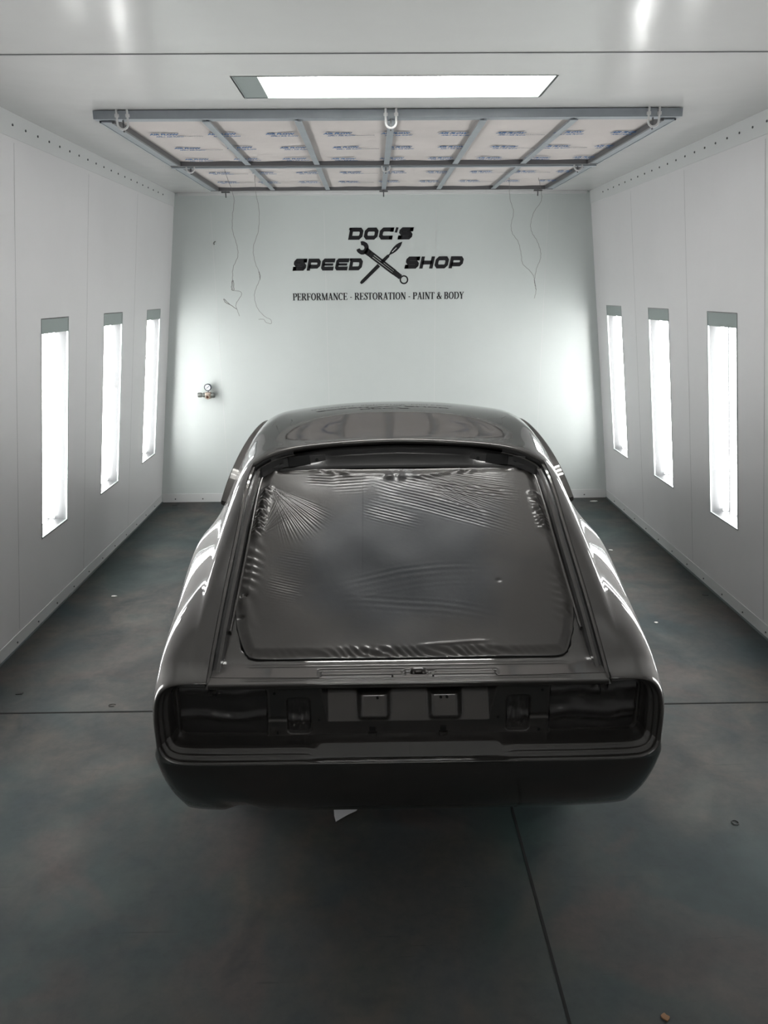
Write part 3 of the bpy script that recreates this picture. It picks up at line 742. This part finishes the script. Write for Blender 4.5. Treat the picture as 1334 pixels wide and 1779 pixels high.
# underside turn and the shallow exhaust notch on the left
Pl = b2.copy()
under = []
for th_i in range(len(Pl)):
    p = Pl[th_i, 0].copy(); under.append([p, p+np.array([-.012*(p[0] > .4), .02, -.010]), p+np.array([-.03*(p[0] > .4), .07, -.006])])
def notch(P):
    P = P.copy()
    for i in range(P.shape[0]):
        x = -P[i, 0, 0]
        g = .020*math.exp(-((x+.545)/.060)**4)
        for j in range(P.shape[1]): P[i, j, 2] += g*max(0, 1-j*.25) if P.shape[1] > 3 else g
    return P
for sgn in (1, -1):
    A_ = b2 if sgn == 1 else notch(b2); U_ = np.array(under) if sgn == 1 else notch(np.array(under))
    A_ = A_.copy(); U_ = U_.copy(); A_[..., 0] = A_[..., 0]*sgn+CXc; U_[..., 0] = U_[..., 0]*sgn+CXc
    body.grid(A_, flip=(sgn == -1)); body.grid(U_, flip=(sgn == 1))

# frame ring round the recessed tail panel: outer points, crest, grooves, inner edge
outer = np.concatenate([S[0][::-1][:NB], b2[1:, NA]])           # hatch edge -> fender -> side -> bumper line -> centre
nO = len(outer)
crestK = [(0, (.637, 2.160, .852)), (10, (.700, 2.152, .855)), (16, (.750, 2.147, .850)), (21, (.781, 2.139, .826)), (26, (.793, 2.130, .785)),
          (32, (.794, 2.120, .735)), (38, (.790, 2.112, .680))]
ck_i = [k_[0] for k_ in crestK]; ck_p = [k_[1] for k_ in crestK]
# along the lower edge the crest follows the bumper line
i70 = next(i for i in range(NB, nO) if outer[i][0] < .70)
for fr_i, pp in ((.25, (.787, 2.107, .655)), (.5, (.774, 2.102, .631)), (.75, (.745, 2.097, .613))):
    ck_i.append(38+(i70-38)*fr_i); ck_p.append(pp)
tail_i = list(range(i70, nO, 6))
if tail_i[-1] != nO-1: tail_i.append(nO-1)
for i in tail_i: ck_i.append(i); ck_p.append((outer[i][0], outer[i][1]-.003, .605))
ck_i, ck_p = np.array(ck_i, float), np.array(ck_p)
keep = np.arange(len(ck_i))
# re-sample crest evenly by arc length between matching outer fractions
cpts = ck_p[keep]; ct = ck_i[keep].astype(float)
crest = nspline(ct, cpts)(np.arange(nO).astype(float))
tan = np.gradient(crest, axis=0); nin = np.stack([tan[:, 2], np.zeros(nO), -tan[:, 0]], 1)
nin /= np.maximum(np.linalg.norm(nin, axis=1, keepdims=True), 1e-9)
cen = np.stack([np.minimum(crest[:, 0], .5)*.999, np.zeros(nO), np.full(nO, .73)], 1)
sg = np.sign(np.einsum('ij,ij->i', nin, cen-crest)); sg[sg == 0] = 1; nin *= sg[:, None]
nin[-1] = (0, 0, 1)
# smooth the normals a little
for _ in range(6):
    nin[1:-1] = (nin[:-2]+nin[1:-1]*2+nin[2:])/4; nin /= np.linalg.norm(nin, axis=1, keepdims=True)
LAY = [(-.004, -.0), (0.0, .0), (.004, .003), (.006, .012), (.007, .022), (.013, .026), (.016, .032), (.0175, .044), (.025, .048), (.028, .054), (.030, .070), (.032, .085), (.036, .11)]
F = [outer]
tS = []
for v_ in wj[::-1][:NB]:
    pa, pb = section(2.25)(np.array(v_)), section(2.30)(np.array(v_)); tS.append(((pa[0]-pb[0])/.05, -1., (pa[1]-pb[1])/.05))
tV = b2[1:, NA]-b2[1:, NA-1]
tO = np.concatenate([np.array(tS), tV]); tO /= np.linalg.norm(tO, axis=1, keepdims=True)
wblend = np.arange(nO)
for _ in range(10): tO[NB-8:NB+10] = (tO[NB-9:NB+9]+tO[NB-8:NB+10]*2+tO[NB-7:NB+11])/4
tO /= np.linalg.norm(tO, axis=1, keepdims=True)
dst = np.linalg.norm(crest-outer, axis=1, keepdims=True)
tC = nin+np.array([0, -.15, 0]); tC /= np.linalg.norm(tC, axis=1, keepdims=True)
for t_ in (.1, .2, .3, .4, .5, .6, .7, .78, .85, .91, .96):
    h00, h10, h01, h11 = 2*t_**3-3*t_*t_+1, t_**3-2*t_*t_+t_, -2*t_**3+3*t_*t_, t_**3-t_*t_
    F.append(outer*h00+tO*dst*1.0*h10+crest*h01+tC*dst*.35*h11)
F.append(crest)
fade = np.clip((.34-crest[:, 0])/.06, 0, 1)*(crest[:, 2] < .66); fade = fade*fade*(3-2*fade)
for li, (d_, y_) in enumerate(LAY[1:]):
    lin = .002+.040*float(np.interp(y_, [.0, .025, .095], [0, .03, 1]))
    dd = d_*(1-fade)+(lin+0)*fade
    F.append(crest+nin*dd[:, None]+np.array([0, y_, 0]))
F = np.array(F)
mirror_add(body, F, flip=False)
bodyo = body.build('body_shell', M['paint'], car, smooth=True, merge=2e-5)

# ---- tail panel: pressed sheet with lamp openings, number-plate recess, brackets
def sst(a, b, x): 
    t = np.clip((x-a)/(b-a), 0, 1); return t*t*(3-2*t)
def rrect(x, z, x0, x1, z0, z1, r=.012, soft=.004):
    cx_, cz_ = (x0+x1)/2, (z0+z1)/2; dx = np.abs(x-cx_)-(x1-x0)/2+r; dz = np.abs(z-cz_)-(z1-z0)/2+r
    d = np.hypot(np.maximum(dx, 0), np.maximum(dz, 0))+np.minimum(np.maximum(dx, dz), 0)-r
    return 1-sst(-soft, soft, d)
PZ0, PZ1 = .615, .850
YP = 2.196
def pane_y(x): return YP+.018*(abs(x)/.75)**3
gx = np.linspace(-.775, .775, 621); gz_ = np.linspace(PZ0, PZ1, 121)
GX, GZ = np.meshgrid(gx, gz_, indexing='ij')
AX = np.abs(GX)
dep = np.zeros_like(GX)
dep += .016*rrect(AX, GZ, .458, .742, .640, .812, .016)           # large lamp opening
dep += .016*rrect(AX, GZ, .318, .392, .650, .775, .014)           # small lamp opening
dep += .004*rrect(AX, GZ, .388, .462, .695, .708, .004)           # pressed link between them
dep -= .003*rrect(AX, GZ, .450, .750, .632, .820, .02)*(1-rrect(AX, GZ, .455, .745, .637, .815, .018))
# plate recess slopes back towards the top
xl = .262+.022*sst(.69, .83, GZ)
inn = 1-sst(-.001, .001, AX-.262); side = np.clip((AX-.262)/np.maximum(xl-.262, 1e-4), 0, 1)
slope = .085*np.clip((GZ-.692)/(.832-.692), 0, 1)
wdep = slope*np.where(AX < .262, 1, np.clip(1-side, 0, 1))
dep += np.where(AX < xl, wdep, 0)
for xb in (-.112, .118):                                           # bumper mount pressings
    tx = 1-sst(.034, .062, np.abs(GX-xb)); tz = sst(.692, .716, GZ)*(1-sst(.772, .784, GZ))
    dep = dep-.024*tx*tz
for xb in (-.112-.055+.03, -.112+.000+.05, .118-.012, .118+.050):  # rib tabs at top
    dep -= .006*rrect(GX, GZ, xb-.004, xb+.004, .796, .84, .002, .0015)
yy = YP+.018*(AX/.75)**3+dep
TP = np.stack([GX+CXc, yy, GZ], -1)
tp = MB().grid(TP, flip=False).build('tail_panel', M['paint'], car, smooth=True)
for xb in (-.118, .112):
    c = MB(); c.box((CXc+xb, YP-.006, .652), (.030, .010, .003)); c.box((CXc+xb, YP-.012, .642), (.020, .003, .024)); c.cyl((CXc+xb, YP-.016, .642), (CXc+xb, YP-.010, .642), .004, 8)
    c.build('trim_clip', M['paint'], car)
    MB().box((CXc+xb, YP-.002, .664), (.020, .006, .012)).build('clip_hole', M['void'], car)
for (x, z) in [(-.43, .795), (-.425, .652), (.43, .795), (.425, .652), (-.29, .70), (.29, .70), (-.52, .628), (.52, .629), (.56, .628), (.60, .629), (.66, .630), (-.10, .765), (.125, .765), (.105, .765)]:
    yb = pane_y(x)
    if abs(x) < .2: yb += .085*(z-.692)/.14-.024
    MB().cyl((CXc+x, yb-.004, z), (CXc+x, yb+.004, z), .0045, 8).build('screw_hole', M['void'], car)

# black plastic over the four lamp openings
def lamp_film(x0, x1, z0, z1, label, seed, folds, amp):
    n1, n2 = 90, 50; P = []
    rs = random.Random(seed); ph = [rs.uniform(0, 6) for _ in range(6)]
    for i in range(n1+1):
        u = i/n1; line = []
        for j in range(n2+1):
            v = j/n2; x = x0+(x1-x0)*u; z = z0+(z1-z0)*v
            bw = min(1, 8*min(u, 1-u))*min(1, 6*min(v, 1-v))
            y = pane_y(x)+.0135
            for (fv, wd_, hgt) in folds:
                c_ = fv+.02*math.sin(2.2*u*math.pi+ph[0])+.02*math.sin(9*u+ph[1])
                y -= hgt*math.exp(-((v-c_)/wd_)**2)*(1 if v > c_ else 1)
            y -= amp*bw*(math.sin(17*u+6*v+ph[2])+math.sin(31*u-9*v+ph[3])*.5+math.sin(12*v*2+5*u+ph[4])*.6)
            line.append((CXc+x, y, z))
        P.append(line)
    o = MB().grid(P).build('masking_film', M['lamp_film'], smooth=True)
    return tag(o, label, 'plastic film', 'black films masking the tail lamp openings')
lamp_film(-.740, -.460, .642, .810, 'smooth black plastic film over the large left tail lamp opening', 1, [(.38, .07, .010), (.9, .08, .006)], .0006)
lamp_film(.460, .740, .642, .810, 'crumpled black plastic film over the large right tail lamp opening', 2, [(.40, .10, .012), (.25, .05, .005), (.86, .09, .008)], .0016)
lamp_film(-.390, -.320, .652, .773, 'black plastic film over the small left opening beside the plate recess', 3, [(.35, .12, .008)], .0011)
lamp_film(.320, .390, .652, .773, 'black plastic film over the small right opening beside the plate recess', 4, [(.35, .14, .009)], .0014)

# ---- slam panel above the tail panel, and floor of the hatch opening
def film_z(y):   # height of the inner hatch surface along its length
    return float(np.interp(y, [2.15, 2.165, 2.17, 2.30, 2.36, 3.15, 3.30], [.842, .845, .847, .860, .884, 1.304, 1.375]))
zf = nspline([2.17, 2.24, 2.30, 2.36, 2.6, 2.9, 3.2], np.array([.846, .852, .861, .887, 1.014, 1.172, 1.330]))
gx = np.linspace(-.632, .632, 401); gy = np.concatenate([np.linspace(2.170, 2.32, 90), np.linspace(2.32, 3.20, 80)[1:]])
GX, GY = np.meshgrid(gx, gy, indexing='ij')
hz_ = np.zeros_like(GX); AXs = np.abs(GX)
for (a, b_, c_, d_) in ((-.292, -.010, 2.205, 2.248), (.062, .290, 2.203, 2.243)):
    hz_ -= .0035*(rrect(GX, GY, a, b_, c_, d_, .006, .003)-rrect(GX, GY, a+.010, b_-.010, c_+.010, d_-.010, .006, .003))
for yl, hh_ in ((2.1835, .0025), (2.193, .0025), (2.262, .003), (2.275, -.002)):
    hz_ -= hh_*np.exp(-((GY-yl)/.0022)**2)*(1-sst(.50, .54, np.abs(GX)))
lx = .033
hz_ -= .030*rrect(GX, GY, lx-.024, lx+.024, 2.212, 2.248, .008, .0015)
hz_ -= .003*(rrect(GX, GY, lx-.055, lx+.055, 2.216, 2.240, .010, .003)-rrect(GX, GY, lx-.045, lx+.045, 2.224, 2.232, .004, .003))
Z = zf(GY.ravel()).reshape(GY.shape)+hz_-.045*sst(2.335, 2.37, GY)*(1-sst(.535, .56, AXs))-.10*sst(3.08, 3.12, GY)
SP = np.stack([GX+CXc, GY, Z], -1)
lip = [SP[:, 0]+np.array([0, dy, dz]) for dy, dz in ((.004, -.022), (-.004, -.012), (-.006, -.005), (-.004, -.001))]
SPall = np.concatenate([np.stack(lip, 1), SP], 1)
MB().grid(SPall).build('slam_panel', M['paint'], car, smooth=True)
lt = MB(); lt.box((CXc+lx, 2.230, .842), (.018, .012, .016))
for s in (-1, 1): lt.box((CXc+lx+s*.016, 2.226, .838), (.005, .014, .018))
lt.box((CXc+lx, 2.228, .833), (.037, .010, .004)).build('latch', M['paint_rough'], car)
for (x, y) in ((-.052, 2.200), (.078, 2.200), (.45, 2.285), (.20, 2.27)):
    MB().cyl((CXc+x, y, .843), (CXc+x, y, .8535), .003, 8).build('screw_hole', M['void'], car)

# ---- stepped gutter along the sides of the hatch opening
sideY = np.linspace(2.17, 3.10, 70)
path = []
for Y in sideY:
    p = section(Y)(np.array(V7)); path.append((p[0], Y, p[1]))
# rounded corner into the roof edge
RRc = RR[0]
for i in range(0, 26): path.append(tuple(RRc[i]))
path = np.array(path)
path = path[np.concatenate([[True], np.linalg.norm(np.diff(path, axis=0), axis=1) > 1e-4])]
def gutter(prof, name, mt, a0=0, a1=None, shrink=None):
    pth = path[a0:a1]; t = np.gradient(pth, axis=0); t /= np.linalg.norm(t, axis=1, keepdims=True)
    nrm = np.stack([-np.abs(t[:, 1]), np.where(pth[:, 0] < .60, -np.abs(t[:, 0]), 0), np.zeros(len(t))], 1)
    nrm[:, 1] = -np.abs(t[:, 0])*(pth[:, 1] > 2.9)
    nrm /= np.linalg.norm(nrm, axis=1, keepdims=True)
    P = []
    for i, p in enumerate(pth):
        zt = zf(np.array(p[1]))
        P.append([p+nrm[i]*a+np.array([0, 0, -b_ if b_ < .9 else (float(zt)-.004-p[2])]) for a, b_ in prof])
    mirror_build(P, name, mt, False)
iC = len(sideY)
gutter([(0, 0), (.0008, .004), (.001, .012), (.009, .0145)], 'gutter_lip', M['paint'], 0, None)
gutter([(.009, .0145), (.010, .034), (.020, .036)], 'gutter_channel', M['darkened_paint'], 0, iC+8)
gutter([(.020, .036), (.021, .027), (.032, .0275)], 'gutter_flange', M['paint_rough'], 0, iC+8)
gutter([(.032, .0275), (.033, .050), (.036, 1.0)], 'gutter_wall', M['darkened_paint'], 0, iC+6)
# inner raised flange that follows the opening
fl = []
for Y in np.linspace(2.40, 3.10, 50):
    x = float(section(Y)(np.array(V7))[0])-.036-.004*math.sin((Y-2.4)*4)
    z = float(zf(np.array(Y))); fl.append([(x+.006, Y, z-.004), (x+.004, Y, z+.013), (x-.004, Y, z+.014), (x-.006, Y, z-.002)])
mirror_build(fl, 'hatch_flange', M['paint_rough'])

# ---- header under the roof edge: strip coloured dark for the shade there, with hinge openings
hx = np.linspace(-.585, .585, 200); P = []
for x in hx:
    ye = y_edge(x); ax = abs(x); f = section(ye); 
    # roof height at this x
    ztop = float(np.interp(ax, [0, .30, .50, .585], [1.405, 1.398, 1.376, 1.345]))-.018
    nar = 1-float(sst(.27, .36, np.array(ax)))         # narrower in the middle
    yb = 3.155-.02*min(1, (ax/.56)**6)+.012*nar; zb = float(zf(np.array(yb)))+.012
    P.append([(CXc+x, ye+.004, ztop), (CXc+x, ye+.012, ztop-.012), (CXc+x, ye-.004, ztop-.030), (CXc+x, ye-.020+.02*nar, zb+.016+.004*nar), (CXc+x, yb, zb), (CXc+x, yb-.006, zb-.012)])
MB().grid(np.array(P)).build('hatch_header', M['darkened_paint'], car, smooth=True)
for s in (-1, 1):
    xx = s*.42; ye = y_edge(xx)
    rx3 = Matrix.Rotation(-s*.35, 3, 'Z') @ Matrix.Rotation(-.52, 3, 'X'); nv = rx3 @ Vector((0, -1, 0))
    c0 = Vector((CXc+xx, ye-.030, 1.339))
    hp = MB().box(c0, (.235, .003, .042), rx3).build('hinge_plate', M['darkened_paint'], car, bevel=.001)
    MB().box(c0+nv*.002, (.094, .010, .044), rx3).build('hinge_opening', M['void'], hp)
    for dx in (-.082, .078):
        dv = rx3 @ Vector((dx, 0, 0)); MB().cyl(c0+dv, c0+dv+nv*.0035, .007, 10).build('bolt_hole', M['void'], hp)

# ---- drip rail / window frame standing proud of the roof side
dp = nspline([0, 1, 2, 3, 4, 5, 6], np.array([(.772, 3.25, 1.150), (.757, 3.33, 1.212), (.735, 3.46, 1.282), (.712, 3.64, 1.338), (.683, 3.84, 1.378), (.655, 4.02, 1.378), (.640, 4.20, 1.31)]))
tt = np.linspace(0, 6, 70); C = dp(tt)
tn_ = np.gradient(C, axis=0); tn_ /= np.linalg.norm(tn_, axis=1, keepdims=True)
P = []
for i, c in enumerate(C):
    outv = np.array([.93, 0, .30]); dn = np.array([.35, 0, -.93])
    wdt = .034*min(1, .35+.65*(1-tt[i]/6)+.2)
    a = c-outv*wdt
    P.append([a+dn*(-.002), c+dn*(-.003), c+outv*.004, c+dn*.012, c-outv*.006+dn*.016, a+dn*.020, a+dn*(-.002)])
mirror_build(P, 'drip_rail', M['paint'], False, cap=True)
# masked side windows, windscreen (behind the roof as seen in the photo) and closed nose
g = []
for Y in np.linspace(3.42, 4.5, 40):
    f = section(Y); zt = float(f(np.array(5.75))[1]); zb = 1.03; line = []
    for z in np.linspace(zb, max(zt, zb+.01), 10):
        v = z_to_v(f, z) if z < f(np.array(5.))[1] else 5+(z-f(np.array(5.))[1])/max(f(np.array(6.))[1]-f(np.array(5.))[1], .01)
        p = f(np.array(min(v, 5.8))); line.append((p[0]+.004, Y, p[1]))
    g.append(line)
mirror_build(g, 'side_window_masking', M['lamp_film'], flip=True)
fr_ = S[-1]; topn = RR[-1]
poly = [tuple(p) for p in fr_]+[tuple(p) for p in topn[1:]]
b = MB(); pts = [(CXc+p[0], 6.245, p[2]) for p in poly]; pts2 = [(CXc-p[0], 6.245, p[2]) for p in poly]
b.add(pts+pts2[::-1], [tuple(range(len(pts)*2))]); b.build('nose_panel', M['darkened_paint'], car)
b = MB()
b.box((CXc, 4.25, .40), (1.46, 3.80, .04)); b.build('underbody', M['under'], car)
# inner wheel tubs
for (yc, r) in WHEELS:
    for s in (-1, 1):
        P = []
        for x in (.44, .78):
            P.append([(CXc+s*x, yc+r*1.02*math.cos(t), .36+r*1.02*math.sin(t)) for t in np.linspace(-.05, math.pi+.05, 24)])
        b = MB().grid(np.array(P)); b.add([(CXc+s*.44, yc+r*1.02*math.cos(t), .36+r*1.02*math.sin(t)) for t in np.linspace(0, math.pi, 24)], [tuple(range(24))])
        b.build('wheel_tub', M['under'], car)
        prof = [(-.085, .16), (-.085, .285), (-.06, .305), (.06, .305), (.085, .285), (.085, .17), (.05, .15), (.04, .0)]
        P = []
        for i in range(33):
            a = 2*math.pi*i/32; P.append([(CXc+s*(.665+p[0]), yc+p[1]*math.cos(a), .306+p[1]*math.sin(a)) for p in prof])
        MB().grid(np.array(P)).build('wheel', M['tyre'], car, smooth=False)

# ================================================================ plastic sheet over the hatch opening
out = []     # outline of the sheet, half: (y, half width)
ky = [2.300, 2.303, 2.318, 2.36, 2.43, 2.50, 2.75, 3.00, 3.10, 3.135, 3.15]
kx = [.0, .500, .530, .556, .582, .594, .588, .572, .562, .545, .0]
NU, NV = 560, 460
def half_w(y):
    return float(np.interp(y, [2.298, 2.300, 2.306, 2.318, 2.345, 2.39, 2.44, 2.50, 2.75, 3.00, 3.09, 3.12, 3.150], [.49, .505, .522, .534, .548, .568, .583, .594, .590, .574, .566, .555, .520]))
ysh = np.concatenate([np.linspace(2.298, 2.32, 30, endpoint=False), np.linspace(2.32, 3.150, NV-30)])
U = np.linspace(-1, 1, NU)
Y2 = np.repeat(ysh[None], NU, 0); HW = np.array([half_w(y) for y in ysh]); X2 = U[:, None]*HW[None]
rngn = np.random.RandomState(5)
Hh = np.zeros_like(X2)
edge = np.minimum(np.minimum((1-np.abs(U))[:, None]*HW[None], (Y2-2.298)), 3.150-Y2)
# gentle sag in the middle
Hh -= .018*(1-U[:, None]**2)**.8*np.clip(1-((Y2-2.72)/.43)**2, 0, 1)**.8
def fan(cx, cy, a0, a1, r0, r1, n_, amp, pw=1.0):
    """pleats radiating from a taped point"""
    dx, dy = X2-cx, Y2-cy; r = np.hypot(dx, dy); a = np.degrees(np.arctan2(dy, dx))
    ac = (a0+a1)/2; ha = (a1-a0)/2
    da = (a-ac+180) % 360-180
    env = np.clip(1-(da/ha)**2, 0, 1)*sst(r0*.3, r0, r)*(1-sst(r1*.5, r1, r))
    ph = da/(2*ha)*n_*2*math.pi+1.2*np.sin(da*.33+cx*9)+.8*np.sin(da*.9)
    lenmod = .5+.5*np.sin(da*1.7+3*cy)
    return amp*env*(np.abs(np.sin(ph/2))**pw*2-1)*(.55+.45*lenmod)
def band(cx, cy, ang, L_, W_, wl, amp, bend=0, seed=0):
    """parallel creases: centre, direction of the creases, patch size, wavelength"""
    c_, s_ = math.cos(math.radians(ang)), math.sin(math.radians(ang))
    u = (X2-cx)*c_+(Y2-cy)*s_; v = -(X2-cx)*s_+(Y2-cy)*c_+bend*u*u
    env = np.exp(-(u/L_)**4)*np.exp(-(v/W_)**4)
    return amp*env*np.sin(2*math.pi*v/wl+1.5*np.sin(v*23+seed)+.6*np.sin(u*11+seed))*(.6+.4*np.sin(v*41+seed*2))
Hh += fan(-.535, 3.055, -78, -22, .03, .34, 23, .0016)
Hh += fan(-.545, 2.80, 30, 92, .02, .20, 11, .0020)
Hh += fan(-.08, 3.17, -38, -6, .02, .62, 26, .0017)
Hh += band(.20, 2.95, -20, .22, .07, .015, .0008, .2, 1)
Hh += band(-.02, 2.96, -18, .10, .10, .014, .0005, 0, 2)
Hh += band(-.20, 3.07, 4, .07, .05, .014, .0009, 0, 3)
Hh += band(-.32, 3.09, -5, .05, .03, .013, .0008, 0, 4)
Hh += band(.12, 3.05, -14, .12, .05, .015, .0010, 0, 6)
Hh += band(.28, 3.03, -12, .16, .05, .015, .0008, 0, 7)
Hh += band(-.42, 2.62, -12, .055, .10, .011, .0004, 0, 8)
Hh += band(.02, 2.62, 8, .24, .05, .022, .00035, .4, 9)
Hh += band(.05, 2.50, -7, .24, .04, .022, .0002, .2, 10)
# bunched tape edge, left and right
for sgn, ya, yb, am in ((-1, 2.78, 3.06, .014), (1, 2.80, 3.02, .014)):
    ex = np.abs(U[:, None]*sgn-1)*HW[None]
    env = np.exp(-((ex-.030)/.017)**2)*sst(ya, ya+.05, Y2)*(1-sst(yb-.04, yb, Y2))*((U*sgn) > 0)[:, None]
    Hh += am*env*(1+.25*np.sin(Y2*260+4*np.sin(Y2*33))+.3*np.sin(Y2*111+X2*160)+.12*np.sin(Y2*420+X2*300))
    env2 = np.exp(-((ex-.035)/.028)**2)*((U*sgn) > 0)[:, None]*sst(2.40, 2.44, Y2)*(1-sst(2.80, 2.84, Y2))
    Hh += .0012*env2*np.sin(Y2*130+5*np.sin(Y2*17+sgn)+X2*90)
# crumpled lower edge
low_env = np.exp(-((Y2-2.318)/.016)**2)
Hh += low_env*(.0022*np.sin(X2*75+7*np.sin(X2*17+Y2*9))+.002*np.sin(X2*163+Y2*200+3*np.sin(X2*31)))*(np.exp(-((X2-.02)/.28)**4)+.15)
Hh += .0035*np.exp(-((Y2-2.345-.05*(X2-.1))/.006)**2)*np.exp(-((X2-.16)/.10)**4)
# crumpled upper edge
top_env = np.exp(-((Y2-3.118+.02*np.cos(X2*7))/.012)**2)
Hh += top_env*(.004*np.sin(X2*61+3*np.sin(X2*23))+.003)
# broad low-frequency waves and a lap seam
for _ in range(26):
    kx_, ky_ = rngn.uniform(-26, 26), rngn.uniform(-26, 26); Hh += .00022*np.sin(kx_*X2+ky_*Y2+rngn.uniform(0, 6))
Hh += .0005*sst(-.152, -.148, X2)*(Y2 > 2.6)*sst(2.6, 2.75, Y2)
# small punctures
for (cx, cy, am) in ((-.570, 2.545, -.02), (-.572, 2.46, -.006), (.345, 2.60, -.0025)):
    Hh += am*np.exp(-(((X2-cx)/.010)**2+((Y2-cy)/.007)**2))
Zs = zf(Y2.ravel()).reshape(Y2.shape)+.006+.010*sst(0, .04, edge)+Hh
Zs = np.maximum(Zs, zf(Y2.ravel()).reshape(Y2.shape)-.02)
PS = np.stack([X2+CXc, Y2, Zs], -1)
sh = MB().grid(PS).build('plastic_sheet', M['film'], smooth=True)
tag(sh, 'wrinkled oversprayed plastic sheet taped across the open rear hatch of the car', 'plastic sheet')
# dark taped edge line round the lower outline
ed = []
for y in np.concatenate([np.linspace(2.52, 2.33, 14), np.linspace(2.33, 2.299, 8)[1:]]): ed.append((half_w(y), y))
ed += [(x, 2.2985) for x in np.linspace(.48, -.48, 50)]
ed += [(-half_w(y), y) for y in np.concatenate([np.linspace(2.299, 2.33, 8)[:-1], np.linspace(2.33, 2.52, 14)])]
edp = [Vector((CXc+x+.002*math.sin(i*1.7), y, float(zf(np.array(y)))+.002)) for i, (x, y) in enumerate(ed)]
b = MB().tube([v-sh.location+sh.location for v in edp], .0026, 5)
b.build('sheet_edge', M['void'], sh, smooth=True)
